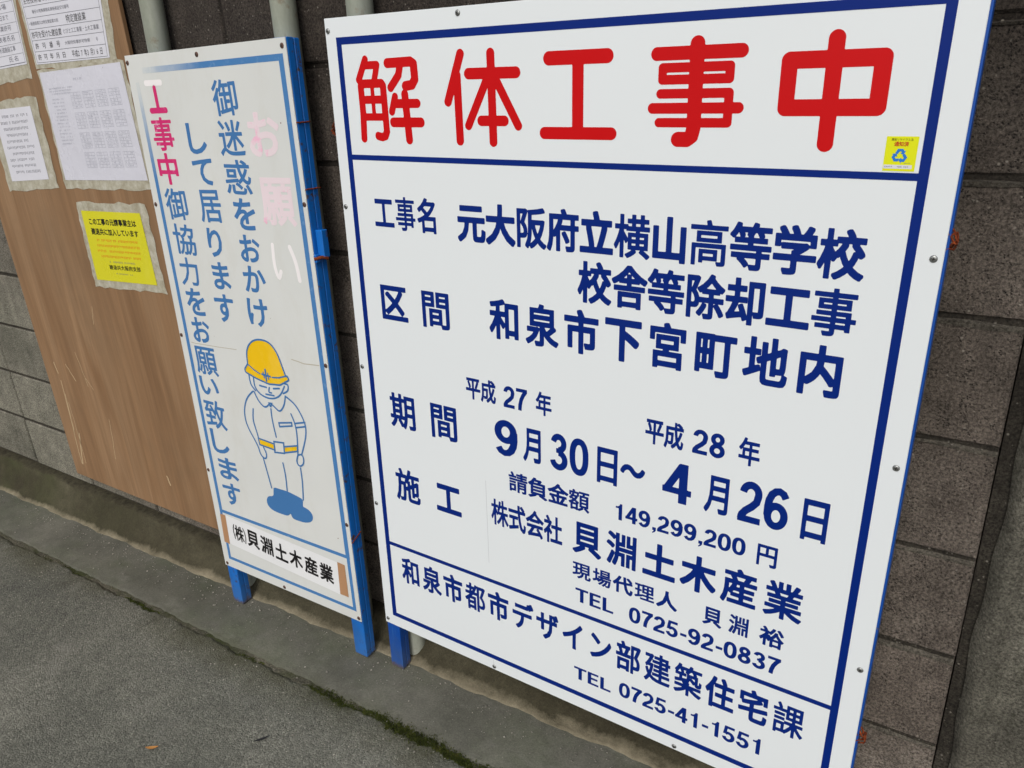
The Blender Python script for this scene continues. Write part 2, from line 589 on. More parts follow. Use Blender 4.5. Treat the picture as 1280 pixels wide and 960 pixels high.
# soil filling the joint between them
strip('joint_soil', XF, [lambda x: (-.31, -.010), lambda x: (-.270, -.0028 + jag(x, .0015, 1)), lambda x: (-.24, -.010)], M['soil'])


# wall footing: small ledge and a sloping, roughly cast face
def foot_rows():
    v, f = [], []
    xs = [-14 + .02 * i for i in range(int(22 / .02))]
    prof = [(.1, -.199), (.0, -.200), (-.022, -.2015), (-.032, -.206), (-.038, -.216), (-.055, -.242), (-.072, -.265)]
    for x in xs:
        g = GZ(x)
        n = lambda k, a: a * (math.sin(x * 23 + k) + math.sin(x * 57 + 2 * k) * .6 + math.sin(x * 131 + k * 3) * .4)
        for k, (y, z) in enumerate(prof):
            j = 0 if k < 2 else .0022
            # spread the face between the ledge and the local ground height
            if k >= 4:
                t = (k - 3) / 4.0
                z = -.206 + (g - .002 + .206) * t
            v.append((x, y + n(k, j * 1.3), z + n(k + 1.7, j * .8)))
        v.append((x, -.086 + n(9, .002), g + .006))
        v.append((x, -.094 + n(9, .003), g + .0042))
        v.append((x, -.096 + n(9, .003), g - .03))
    n = len(prof) + 3
    for i in range(len(xs) - 1):
        for k in range(n - 1):
            a = i * n + k
            f.append((a, a + 1, a + n + 1, a + n))
    return mesh('wall_footing', v, f, True)


obj('wall_footing', foot_rows(), M['footing'], kind='structure')

# ------------------------------------------------------------------ the block wall: stack-bonded 390 x 190 blocks on a 400 x 200 grid
wall = thing('block_wall', 'weathered grey brown concrete block wall running behind the signs', 'wall', loc=(-4, .05, -.2))
BM = []
for k in range(6):
    v, f = [], []
    hw, hh, c = .195, .095, .0035
    j = lambda a=.0012: random.uniform(-a, a)
    out = [(-hw, 0, -hh), (hw, 0, -hh), (hw, 0, hh), (-hw, 0, hh)]
    ring0 = [(x, .10, z) for x, _, z in out]
    ring1 = [(x, c + .0005, z) for x, _, z in out]
    ring2 = [(x * (1 - c / hw) + j(), j(.0006), z * (1 - c / hh) + j()) for x, _, z in out]
    v = ring0 + ring1 + ring2
    for r in (0, 4):
        for i in range(4):
            a, b = r + i, r + (i + 1) % 4
            f.append((a, b, b + 4, a + 4))
    f.append((8, 9, 10, 11))
    BM.append(mesh('block', v, f))
    BM[-1].materials.append(M['block'])
for r in range(10):
    for c in range(20):
        x = -.2 - .4 * c - .004
        z = -.1 + .2 * r
        o = obj('block', random.choice(BM), None, wall, (x + random.uniform(-.001, .001) + 4, random.uniform(-.0012, .0012) - .05, z + .2 + random.uniform(-.001, .001)))
mm_ = MB().box(-8.004 + 4, -.010 + 4, .0045 - .05, .09 - .05, -.2 + .2, 1.8 + .2)
obj('mortar', mm_.me('mortar'), M['mortar'], wall)
# smeared mortar lips in the bed joints at the near end of the wall
lip = MB()
for r in range(0, 10):
    z = .2 * r + .2
    n = 120
    pts = []
    for i in range(n + 1):
        x = -1.25 + (1.24) * i / n
        zt = z - .0035 + .0012 * math.sin(x * 23 + r) + .0008 * math.sin(x * 61)
        zb = z - .0075 - .0045 * (math.sin(x * 9 + r * 2) * .5 + .6) - .0012 * math.sin(x * 47 + r)
        pts.append((x + 4, zt, zb))
    for (xa, ta, ba), (xb, tb, bb) in zip(pts, pts[1:]):
        lip.quad((xa, .0044 - .05, ta), (xb, .0044 - .05, tb), (xb, -.0022 - .05, tb - .002), (xa, -.0022 - .05, ta - .002))
        lip.quad((xa, -.0022 - .05, ta - .002), (xb, -.0022 - .05, tb - .002), (xb, -.0010 - .05, bb), (xa, -.0010 - .05, ba))
        lip.quad((xa, -.0010 - .05, ba), (xb, -.0010 - .05, bb), (xb, .004 - .05, bb - .001), (xa, .004 - .05, ba - .001))
obj('mortar_lip', lip.me('mortar_lip'), M['mortar_smear'], wall)['kind'] = 'stuff'
cop = bevelled(MB().box(-8 + 4, -.008 + 4, -.012 - .05, .112 - .05, 1.805 + .2, 1.865 + .2).me('coping'), .006)
obj('coping', cop, M['cast'], wall)

# cast concrete wall that carries on beyond the groove, and the rounded mortar fillet in the groove
cw = thing('concrete_wall', 'grey cast concrete wall right of the dark vertical groove', 'wall', loc=(1.5, .06, -.2))
panel = bevelled(MB().box(.044 - 1.5, 4 - 1.5, .001 - .06, .11 - .06, 0, 2.03).me('wall_panel'), .004)
obj('wall_panel', panel, M['cast'], cw)
v, f = [], []
N1 = 220
for i in range(N1 + 1):
    z = 2.02 * i / N1
    wob = .0022 * math.sin(z * 11) + .0013 * math.sin(z * 37 + 1)
    for k in range(9):
        a = math.pi * k / 8
        u_ = k / 8
        v.append((.013 - 1.5 + .037 * u_ + wob * (1 - u_) * 1.4, .014 * (1 - u_) + .0005 - .06 - math.sin(a) ** .8 * (.012 + .0014 * math.sin(z * 29)), z))
for i in range(N1):
    for k in range(8):
        a = i * 9 + k
        f.append((a, a + 1, a + 10, a + 9))
obj('mortar_fillet', mesh('mortar_fillet', v, f, True), M['cast'], cw)
obj('groove_back', MB().box(-.006 - 1.5, .047 - 1.5, .02 - .06, .1 - .06, 0, 2.02).me('groove_back'), M['mortar'], cw)


# ------------------------------------------------------------------ lettering
GC = {}


def glyphs(s, off, spacing=1.0):
    """flat outline geometry of a run of characters, x from 0, with its ink box"""
    key = (s, off, spacing)
    if key in GC:
        return GC[key]
    cu = bpy.data.curves.new('lettering', 'FONT')
    cu.body = s
    cu.size = 1
    cu.resolution_u = 3
    cu.offset = off
    cu.space_character = spacing
    o = bpy.data.objects.new('lettering', cu)
    COL.objects.link(o)
    dg = bpy.context.evaluated_depsgraph_get()
    me = o.evaluated_get(dg).to_mesh()
    vs = [(p.co.x, p.co.y) for p in me.vertices]
    fs = [tuple(p.vertices) for p in me.polygons]
    o.evaluated_get(dg).to_mesh_clear()
    bpy.data.objects.remove(o)
    bpy.data.curves.remove(cu)
    if not vs:
        vs, fs = [(0, 0)], []
    bb = (min(a for a, b in vs), max(a for a, b in vs), min(b for a, b in vs), max(b for a, b in vs))
    GC[key] = (vs, fs, bb)
    return GC[key]


def contour(F, x0, y0, st):
    """filled region F < 0 of a sampled field as flat polygons"""
    ny, nx = F.shape
    F = np.where(np.abs(F) < 1e-9, 1e-9, F)
    ins = F < 0
    vs, fs, ed = [], [], {}

    def corner(i, j):
        k = ('c', i, j)
        if k not in ed:
            ed[k] = len(vs)
            vs.append((x0 + i * st, y0 + j * st))
        return ed[k]

    def cross(i, j, i2, j2):
        k = (i, j, i2, j2) if (i, j) < (i2, j2) else (i2, j2, i, j)
        if k not in ed:
            a, b = F[j, i], F[j2, i2]
            t = a / (a - b)
            ed[k] = len(vs)
            vs.append((x0 + (i + (i2 - i) * t) * st, y0 + (j + (j2 - j) * t) * st))
        return ed[k]
    cnt = ins[:-1, :-1].astype(int) + ins[1:, :-1] + ins[:-1, 1:] + ins[1:, 1:]
    full = cnt == 4
    # full cells merged into row runs
    for j in range(ny - 1):
        row = full[j]
        if not row.any():
            continue
        d = np.diff(np.concatenate(([0], row.astype(int), [0])))
        for a, b in zip(np.where(d == 1)[0], np.where(d == -1)[0]):
            fs.append((corner(int(a), j), corner(int(b), j), corner(int(b), j + 1), corner(int(a), j + 1)))
    for j, i in zip(*np.where((cnt > 0) & (cnt < 4))):
        i, j = int(i), int(j)
        c = [(i, j), (i + 1, j), (i + 1, j + 1), (i, j + 1)]
        inn = [bool(ins[q[1], q[0]]) for q in c]
        if cnt[j, i] == 2 and inn[0] == inn[2]:
            # saddle: two separate corners
            for k in range(4):
                if inn[k]:
                    p, n_ = c[(k - 1) % 4], c[(k + 1) % 4]
                    fs.append((cross(*p, *c[k]), corner(*c[k]), cross(*c[k], *n_)))
            continue
        poly = []
        for k in range(4):
            if inn[k]:
                poly.append(corner(*c[k]))
            if inn[k] != inn[(k + 1) % 4]:
                poly.append(cross(*c[k], *c[(k + 1) % 4]))
        if len(poly) > 2:
            fs.append(tuple(poly))
    return vs, fs


def segdist(X, Y, A, B):
    """distance from every grid point to the nearest of the segments A-B"""
    D = np.full(X.shape, 9e9)
    for s0 in range(0, len(A), 48):
        a, b = A[s0:s0 + 48], B[s0:s0 + 48]
        ab = b - a
        L = np.maximum((ab ** 2).sum(1), 1e-14)
        px, py = X[..., None] - a[:, 0], Y[..., None] - a[:, 1]
        t = np.clip((px * ab[:, 0] + py * ab[:, 1]) / L, 0, 1)
        d = (px - t * ab[:, 0]) ** 2 + (py - t * ab[:, 1]) ** 2
        D = np.minimum(D, d.min(-1))
    return np.sqrt(D)


def capsules(strokes, st):
    """union of round-ended strokes [(width, points)] as one clean outline"""
    P = [p for w_, pts in strokes for p in pts]
    m = max(w_ for w_, _ in strokes)
    x0, x1 = min(p[0] for p in P) - m, max(p[0] for p in P) + m
    y0, y1 = min(p[1] for p in P) - m, max(p[1] for p in P) + m
    X, Y = np.meshgrid(np.arange(x0, x1 + st, st), np.arange(y0, y1 + st, st))
    F = np.full(X.shape, 9e9)
    for w_, pts in strokes:
        q = np.array(pts, float)
        F = np.minimum(F, segdist(X, Y, q[:-1], q[1:]) - w_ / 2)
    return contour(F, x0, y0, st)


BC = {}


def bold(c, off, st=.0125, square=True):
    """one glyph, its strokes thickened evenly by `off` em; off < 0 means choose by how crowded the glyph is"""
    key = (c, off, square)
    if key in BC:
        return BC[key]
    vs, fs, bb = glyphs(c, 0)
    V = np.array(vs)
    cnt = {}
    area = 0
    for f in fs:
        for k in range(len(f)):
            a, b = f[k], f[(k + 1) % len(f)]
            e = (min(a, b), max(a, b))
            cnt[e] = cnt.get(e, 0) + 1
        q = V[list(f)]
        area += abs(np.dot(q[:, 0], np.roll(q[:, 1], -1)) - np.dot(q[:, 1], np.roll(q[:, 0], -1))) / 2
    E_ = np.array([e for e, n in cnt.items() if n == 1])
    A, B = V[E_[:, 0]], V[E_[:, 1]]
    if off < 0:
        off = max(.0195, min(.037, .042 - (area - .15) * .1)) * (-off)
        if 0x3040 < ord(c) < 0x3100:
            off = .028
        if c in '高事課':
            off *= .8
        if c == '高':
            off = .0185
    x0, x1, y0, y1 = bb[0] - .05, bb[1] + .05, bb[2] - .05, bb[3] + .05
    xs, ys = np.arange(x0, x1 + st, st), np.arange(y0, y1 + st, st)
    X, Y = np.meshgrid(xs, ys)
    D = segdist(X, Y, A, B)
    if square and off > 0:
        # Chebyshev distance to the outline: keeps stroke ends square
        S = []
        for a_, b_ in zip(A, B):
            k = max(1, int(np.hypot(*(b_ - a_)) / .008))
            S.append(a_ + (b_ - a_) * (np.arange(k) / k)[:, None])
        S = np.concatenate(S)
        Dc = np.full(X.shape, 9.)
        near = D < off * 2.2
        px, py = X[near], Y[near]
        out = np.full(px.shape, 9.)
        for s0 in range(0, len(S), 256):
            q = S[s0:s0 + 256]
            out = np.minimum(out, np.maximum(np.abs(px[:, None] - q[:, 0]), np.abs(py[:, None] - q[:, 1])).min(1))
        Dc[near] = out
        D = np.where(near, .3 * D + .7 * Dc, D)
    # inside test: even-odd crossings of a ray to +x
    inside = np.zeros(X.shape, bool)
    for (ax, ay), (bx, by) in zip(A, B):
        if ay == by:
            continue
        m = ((ay > ys) != (by > ys))
        if not m.any():
            continue
        xi = ax + (ys[m] - ay) / (by - ay) * (bx - ax)
        inside[m] ^= xs[None, :] < xi[:, None]
    F = np.where(inside, -D, D) - off
    vv, ff = contour(F, x0, y0, st)
    b2 = (min(a for a, b in vv), max(a for a, b in vv), min(b for a, b in vv), max(b for a, b in vv))
    BC[key] = (vv, ff, b2)
    return BC[key]


def arc(cx, cy, rx, ry, a0, a1, n=16, e=1.0):
    out = []
    for i in range(n + 1):
        a = math.radians(a0 + (a1 - a0) * i / n)
        c, q = math.cos(a), math.sin(a)
        out.append((cx + rx * math.copysign(abs(c) ** e, c), cy + ry * math.copysign(abs(q) ** e, q)))
    return out


def ribbon(pts, w_):
    """flat-ended thick line as one polygon (closed loops give an outer and an inner ring)"""
    P = [Vector(p) for p in pts]
    close = (P[0] - P[-1]).length < 1e-6
    L, R = [], []
    for i, p in enumerate(P):
        a = P[i] - P[i - 1] if i > 0 else None
        b = P[i + 1] - P[i] if i < len(P) - 1 else None
        if close and i == 0:
            a = P[-1] - P[-2]
        if close and i == len(P) - 1:
            b = P[1] - P[0]
        t = (a.normalized() if a else Vector((0, 0))) + (b.normalized() if b else Vector((0, 0)))
        t.normalize()
        nn = Vector((-t.y, t.x)) * (w_ / 2)
        L.append(tuple(p + nn))
        R.append(tuple(p - nn))
    return [L[:-1], R[:-1]] if close else [L + R[::-1]]


def union(shapes, st=.016):
    """union of shapes, each a list of rings filled even-odd"""
    P = [p for sh in shapes for r in sh for p in r]
    x0, x1 = min(p[0] for p in P) - 3 * st, max(p[0] for p in P) + 3 * st
    y0, y1 = min(p[1] for p in P) - 3 * st, max(p[1] for p in P) + 3 * st
    xs, ys = np.arange(x0, x1 + st, st), np.arange(y0, y1 + st, st)
    X, Y = np.meshgrid(xs, ys)
    F = np.full(X.shape, 9.)
    for sh in shapes:
        A = np.array([p for r in sh for p in r])
        B = np.array([p for r in sh for p in r[1:] + r[:1]])
        D = segdist(X, Y, A, B)
        ins = np.zeros(X.shape, bool)
        for (ax, ay), (bx, by) in zip(A, B):
            m = ((ay > ys) != (by > ys))
            if m.any():
                xi = ax + (ys[m] - ay) / (by - ay) * (bx - ax)
                ins[m] ^= xs[None, :] < xi[:, None]
        F = np.minimum(F, np.where(ins, -D, D))
    return contour(F, x0, y0, st)


def rct(x0, y0, x1, y1):
    return [[(x0, y0), (x1, y0), (x1, y1), (x0, y1)]]


def grotesque(c, t):
    """bold grotesque digits and the few capitals on the board, cap height 1, stroke t"""
    h = t / 2
    T = t * .9
    if c == '0':
        return [ribbon(arc(.29, .5, .29 - h, .5 - h, 0, 360, 36, .84), t)], .63
    if c == '1':
        return [[[(.43, 0), (.43, 1), (.32, 1), (.29, .9), (.22, .83), (.10, .82), (.10, .71), (.43 - t, .71), (.43 - t, 0)]]], .60
    if c == '2':
        q = arc(.29, .71, .27 - h, .29 - h, 178, -20, 14) + [(.44, .53), (.33, .40), (.19, .28), (.11, .17), (.085, .05)]
        return [ribbon(q, t), rct(.01, 0, .56, T)], .62
    if c == '3':
        return [ribbon(arc(.28, .735, .25 - h, .265 - h, 172, -92, 16), t * .95), ribbon(arc(.28, .285, .28 - h, .285 - h, 92, -172, 18), t), rct(.2, .47, .3, .60)], .62
    if c == '4':
        return [ribbon([(.40, .96), (.07, .27)], T), rct(.0, .22, .60, .22 + T), rct(.34, 0, .34 + t, 1), [[(.34, 1), (.36, .7), (.2, .55), (.34, 1)]]], .64
    if c == '5':
        return [rct(.10, 1 - T, .54, 1), [[(.10, 1), (.24, 1), (.20, .60), (.17, .47), (.03, .47)]], ribbon(arc(.28, .33, .29 - h, .33 - h, 140, -170, 20), t)], .63
    if c in '69':
        sh = [ribbon(arc(.29, .325, .28 - h, .325 - h, 0, 360, 32), t), ribbon([(.085, .30), (.085, .52), (.105, .68), (.16, .82), (.24, .90), (.33, .922), (.42, .88), (.48, .78)], t)]
        if c == '9':
            sh = [[[(.58 - x, 1 - y) for x, y in r] for r in q] for q in sh]
        return sh, .63
    if c == '7':
        return [rct(.02, 1 - T, .56, 1), ribbon([(.50, .91), (.37, .72), (.27, .5), (.21, .25), (.19, 0)], t)], .60
    if c == '8':
        return [ribbon(arc(.29, .735, .25 - h, .265 - h, 0, 360, 28), t * .95), ribbon(arc(.29, .285, .28 - h, .285 - h, 0, 360, 30), t)], .63
    if c == ',':
        return [[[(.07, 0), (.07, t), (.07 + t, t), (.07 + t, .0), (.19, -.11), (.08, -.19), (.07, -.12), (.13, -.07), (.14, 0)]]], .30
    if c == '-':
        return [rct(.05, .30, .35, .30 + T)], .40
    if c == 'T':
        return [rct(0, 1 - T, .64, 1), rct(.32 - h, 0, .32 + h, 1)], .68
    if c == 'E':
        return [rct(.03, 0, .03 + t, 1), rct(.1, 0, .58, T), rct(.1, 1 - T, .57, 1), rct(.1, .5 - T / 2 + .02, .53, .5 + T / 2 + .02)], .64
    if c == 'L':
        return [rct(.03, 0, .03 + t, 1), rct(.1, 0, .55, T)], .58


GR = {}


def latin_run(t, off):
    """a run of digits or capitals, cap height 1; `off` is the stroke width"""
    vs, fs, x = [], [], 0.
    for c in t:
        if (c, off) not in GR:
            sh, w_ = grotesque(c, off)
            GR[(c, off)] = union(sh) + (w_,)
        v_, f_, w_ = GR[(c, off)]
        b = len(vs)
        vs += [(a + x, q) for a, q in v_]
        fs += [tuple(i + b for i in f) for f in f_]
        x += w_
    return vs, fs, (min(a for a, b in vs), max(a for a, b in vs), 0., 1.)


def is_latin(s):
    return all(ord(c) < 0x250 for c in s)


EMC = .38          # vertical centre of the CJK em box above the baseline
EMH = .94          # ink height of a full CJK glyph


class Flat:
    """collects flat print in a sheet's own u (right), v (down) millimetres"""
    def __init__(s):
        s.v, s.f = [], []

    def add(s, vs, fs, d=0.):
        b = len(s.v)
        s.v += [(u, v, d) for u, v in vs]
        s.f += [tuple(i + b for i in f) for f in fs]

    def text(s, t, u0, u1, v0, v1, cw=None, off=.02, jitter=0.):
        if is_latin(t):
            vs, fs, bb = latin_run(t, off)
            sx, sy = (u1 - u0) / (bb[1] - bb[0]), (v1 - v0) / (bb[3] - bb[2])
            s.add([(u0 + (x - bb[0]) * sx, v1 - (y - bb[2]) * sy) for x, y in vs], fs)
            return s
        n = len(t)
        gl = [bold(c, off) if off < 0 or off > .0125 else glyphs(c, 0) for c in t]
        h = (v1 - v0) / EMH
        vc = (v0 + v1) / 2
        if cw is None:
            cw = (u1 - u0) / (n - .06)
        # centres so that the first and last ink edges land on u0 and u1
        ink = lambda g: ((g[2][0] - .5) * cw, (g[2][1] - .5) * cw)
        c0 = u0 - ink(gl[0])[0]
        c1 = u1 - ink(gl[-1])[1] if n > 1 else (u0 + u1) / 2
        if n == 1:
            g = gl[0]
            sx = (u1 - u0) / (g[2][1] - g[2][0])
            sy = (v1 - v0) / (g[2][3] - g[2][2])
            s.add([(u0 + (x - g[2][0]) * sx, v1 - (y - g[2][2]) * sy) for x, y in g[0]], g[1])
            return s
        for i, g in enumerate(gl):
            c = c0 + (c1 - c0) * i / (n - 1)
            s.add([(c + (x - .5) * cw, vc - (y - EMC) * h) for x, y in g[0]], g[1])
        return s

    def fitbold(s, c, off, u0, u1, v0, v1):
        vs, fs, bb = bold(c, off)
        h = (v1 - v0) / EMH
        vc = (v0 + v1) / 2
        sx = (u1 - u0) / (bb[1] - bb[0])
        s.add([(u0 + (x - bb[0]) * sx, vc - (y - EMC) * h) for x, y in vs], fs)
        return s

    def fit(s, t, cx, cy, w_, h_, off=.02, rot=0.):
        vs, fs, bb = bold(t, off, .0125, False) if off > .004 else glyphs(t, 0)
        sx, sy = w_ / (bb[1] - bb[0]), h_ / (bb[3] - bb[2])
        mx, my = (bb[0] + bb[1]) / 2, (bb[2] + bb[3]) / 2
        ca, sa = math.cos(rot), math.sin(rot)
        q = [((x - mx) * sx, -(y - my) * sy) for x, y in vs]
        s.add([(cx + a * ca - b * sa, cy + a * sa + b * ca) for a, b in q], fs)
        return s

    def rect(s, u0, v0, u1, v1, d=0.):
        s.add([(u0, v0), (u1, v0), (u1, v1), (u0, v1)], [(0, 1, 2, 3)], d)
        return s

    def poly(s, pts, d=0.):
        s.add(list(pts), [tuple(range(len(pts)))], d)
        return s

    def stroke(s, pts, w_, d=0., smooth=1, close=False):
        """round-ended, mitred ribbon"""
        P = [Vector(p) for p in pts]
        for _ in range(smooth):
            if len(P) > 2:
                Q = [P[0]]
                for i in range(len(P) - 1):
                    a, b = P[i], P[i + 1]
                    L = (b - a).length
                    t = min(.25, w_ * .45 / L) if L > 1e-6 else .25
                    if smooth > 1:
                        t = .25
                    if i > 0:
                        Q.append(a.lerp(b, t))
                    if i < len(P) - 2:
                        Q.append(a.lerp(b, 1 - t))
                Q.append(P[-1])
                P = Q
        r = w_ / 2
        left, right = [], []
        for i, p in enumerate(P):
            a = (P[i] - P[i - 1]).normalized() if i > 0 else None
            b = (P[i + 1] - P[i]).normalized() if i < len(P) - 1 else None
            if close and i in (0, len(P) - 1):
                a = (P[-1] - P[-2]).normalized()
                b = (P[1] - P[0]).normalized()
            t = ((a or b) + (b or a))
            t = t.normalized() if t.length > 1e-6 else (a or b)
            nrm = Vector((-t.y, t.x))
            k = 1.0
            if a is not None and b is not None:
                k = 1 / max(.55, t.dot(a))
            left.append(p + nrm * r * k)
            right.append(p - nrm * r * k)
        vs = [tuple(q) for pr in zip(left, right) for q in pr]
        fs = [(2 * i, 2 * i + 1, 2 * i + 3, 2 * i + 2) for i in range(len(P) - 1)]
        if not close:
            for end, (p, q) in enumerate(((P[0], P[1]), (P[-1], P[-2]))):
                t = (p - q).normalized()
                nrm = Vector((-t.y, t.x))
                b = len(vs)
                seg = 10
                for k in range(seg + 1):
                    an = math.pi * k / seg
                    vs.append(tuple(p + nrm * r * math.cos(an) + t * r * math.sin(an)))
                fs.append(tuple(range(b, b + seg + 1)))
        s.add(vs, fs, d)
        return s

    def scribble(s, u0, u1, v, h, pitch=None, seed=0, fill=.9):
        """small print too fine to read: rows of character-sized ink marks"""
        rg = random.Random(seed)
        pitch = pitch or h * 1.02
        u = u0
        while u + pitch * .8 < u1:
            if rg.random() < fill:
                for k in range(rg.choice((2, 3, 3))):
                    y = v - h / 2 + h * (k + .5) / 3 + rg.uniform(-.05, .05) * h
                    a = u + rg.uniform(0, .18) * pitch
                    s.rect(a, y - h * .065, a + pitch * rg.uniform(.5, .8), y + h * .065)
                a = u + pitch * rg.uniform(.2, .6)
                s.rect(a, v - h * .45, a + pitch * .13, v + h * rg.uniform(.2, .45), .02)
            u += pitch
        return s

    def build(s, name, mat, parent, P, depth):
        """P(u_mm, v_mm, d_mm) -> local coordinates"""
        me = mesh(name, [P(u, v, d + depth) for u, v, d in s.v], s.f)
        # face the street
        bm = bmesh.new()
        bm.from_mesh(me)
        bm.normal_update()
        fl = [fc for fc in bm.faces if fc.normal.y > 0]
        bmesh.ops.reverse_faces(bm, faces=fl)
        bm.to_mesh(me)
        bm.free()
        return obj(name, me, mat, parent)


def board_matrix(rv, O, w_, foot):
    v = Vector(rv)
    R = Matrix.Rotation(v.length, 3, v.normalized())
    U = R @ Vector((1, 0, 0))
    V = R @ Vector((0, 0, -1))
    base = Vector(O) + U * (w_ / 2) + V * foot
    m = R.to_4x4()
    m.translation = base
    return m


def sheet_box(w_, h_, t, P, name, mat, parent, d0=0., bev=0.0008, corner=0):
    pts = [(0, 0), (w_, 0), (w_, h_), (0, h_)]
    a = [P(u, v, d0) for u, v in pts]
    b = [P(u, v, d0 + t) for u, v in pts]
    me = mesh(name, a + b, [(0, 1, 2, 3), (7, 6, 5, 4)] + [(i, i + 4, (i + 1) % 4 + 4, (i + 1) % 4) for i in range(4)])
    bm = bmesh.new()
    bm.from_mesh(me)
    bmesh.ops.recalc_face_normals(bm, faces=bm.faces)
    if bev:
        bmesh.ops.bevel(bm, geom=list(bm.edges), offset=bev, segments=1, affect='EDGES')
    bm.to_mesh(me)
    bm.free()
    return obj(name, me, mat, parent)


def screw_mesh(r, flat):
    """domed pan head without a recess; the cross is a separate dark piece"""
    v, f = [], []
    n = 12
    rings = [(r * 1.0, 0), (r * .98, .0008), (r * .75, .0017), (r * .35, .0021)]
    for rr, d in rings:
        for k in range(n):
            a = 2 * math.pi * k / n
            v.append((rr * math.cos(a), -d * flat, rr * math.sin(a)))
    for i in range(3):
        for k in range(n):
            f.append((i * n + k, i * n + (k + 1) % n, (i + 1) * n + (k + 1) % n, (i + 1) * n + k))
    f.append(tuple(3 * n + k for k in range(n)))
    me = mesh('screw', v, f, True)
    return me


def cross_mesh(r):
    mb = MB()  # raised dark bars, their colour standing in for the shade of a cross recess
    mb.box(-r * .5, r * .5, -.00235, -.0019, -r * .12, r * .12)
    mb.box(-r * .12, r * .12, -.0024, -.0019, -r * .5, r * .5)
    return mb.me('painted_cross')


def post_mesh(name, u0, u1, v0, v1, P, d_front, depth, parent, mat):
    """painted steel channel post with a folded seam down its side"""
    mb = MB()
    x0, _, z0 = P(u0, v1, 0)
    x1, _, z1 = P(u1, v0, 0)
    yf = P(0, 0, d_front)[1]
    mb.box(x0, x1, yf, yf + depth * .52, z0, z1)
    me = mb.me(name)
    bevelled(me, .0022, 2)
    mb2 = MB()
    mb2.box(x0 + .0018, x1 - .0018, yf + depth * .52 - .001, yf + depth * .56, z0 + .002, z1 - .002)
    mb3 = MB()
    mb3.box(x0 + .0003, x1 - .0003, yf + depth * .55, yf + depth, z0 + .001, z1 - .001)
    m3 = bevelled(mb3.me(name), .0018, 1)
    m2 = mb2.me(name)
    bm = bmesh.new()
    for m in (me, m2, m3):
        bm.from_mesh(m)
    bm.to_mesh(me)
    bm.free()
    return obj(name, me, mat, parent)


# ================================================================== big sign
W1, H1, F1 = 1.1, 1.4, 1.546
big = thing('construction_sign', 'large white demolition works notice board with red heading and navy border', 'sign',
            board_matrix((-0.026879, 0.014165, -0.006549), (-1.21309, -0.0806, 1.27881), W1, F1))
P1 = lambda u, v, d=0.: (u / 1000 - W1 / 2, -d / 1000, F1 - v / 1000)
# panel 3 mm thick: its front is d = 0
sheet_box(1100, 1400, 3, P1, 'panel', M['white'], big, -3)
post_mesh('post', 1, 41, 6, 1541, P1, -3.4, .032, big, M['frame_blue2'])
post_mesh('post', 1064, 1103.5, 4, 1516, P1, -3.4, .032, big, M['frame_blue2'])
for a, b in ((5, 40), (690, 725), (1350, 1385)):
    x0, _, z0 = P1(41.5, b)
    x1, _, z1 = P1(1063.5, a)
    obj('rail', bevelled(MB().box(x0, x1, .0037, .033, z0, z1).me('rail'), .002), M['frame_blue2'], big)

fr = Flat()
# border bands butt end to end
fr.rect(27, 34, 1066, 47).rect(27, 1357, 1066, 1369).rect(27, 47, 40, 1357).rect(1053, 47, 1066, 1357)
fr.rect(40, 247, 1053, 257).rect(40, 1146, 1053, 1155.5)
fr.build('border', M['navy'], big, P1, .25)

hs_ = [
    (14.5, [(96, 75), (76, 110)]), (14, [(92, 85), (124, 85), (115, 112)]),
    (15.5, [(80, 120), (83, 117), (132, 117), (135.5, 121), (136.5, 203), (132, 211), (124, 213), (114, 211)]),
    (15.5, [(79.5, 122), (80, 170), (77, 216)]), (14.5, [(82, 145.5), (134, 145.5)]), (13.5, [(82, 176.5), (134, 176.5)]), (9.5, [(108, 117), (108, 176)]),
    (17, [(150, 83), (205, 82), (212, 86), (213, 112), (206, 121), (190, 123)]), (15.5, [(181, 84), (175, 104), (154, 125)]),
    (14.5, [(163, 141), (153, 167)]), (16, [(163, 153), (215, 153)]), (17.5, [(155, 186), (221, 186)]), (16.5, [(187, 137), (191, 217)]),
    # second
    (16.5, [(317, 74), (286, 151)]), (16.5, [(308, 108), (309, 217)]), (18.5, [(333, 106), (430, 106.5)]), (16.5, [(380, 75), (381, 218)]),
    (15.5, [(372, 114), (329, 191)]), (15.5, [(388, 114), (433, 191)]), (17.5, [(357, 183), (405, 183)]),
    # third
    (21.5, [(494, 87.5), (598, 87.5)]), (19.5, [(485, 202), (607, 202)]), (20.5, [(547, 90), (547, 200)]),
    # fourth
    (22, [(742, 77), (742.5, 193), (740, 204), (733, 209), (719, 209)]), (19, [(680, 88.5), (807, 88.5)]),
    (13.5, [(690, 108), (792, 108), (792, 124.5), (690, 124.5), (690, 108)]),
    (13.5, [(688, 144), (793, 144), (793, 185), (687, 185)]), (15.5, [(676, 164.5), (808, 164.5)]),
    # fifth
    (22, [(874, 104), (992, 104), (992, 165), (874, 165), (874, 104)]),
    (21.5, [(932, 79), (932, 212)]),
]
for k, (i0, i1) in enumerate(((0, 13), (13, 20), (20, 23), (23, 28), (28, 30))):
    h1 = Flat()
    h1.add(*capsules(hs_[i0:i1], 1.1))
    h1.build('heading', M['red'], big, P1, .25)

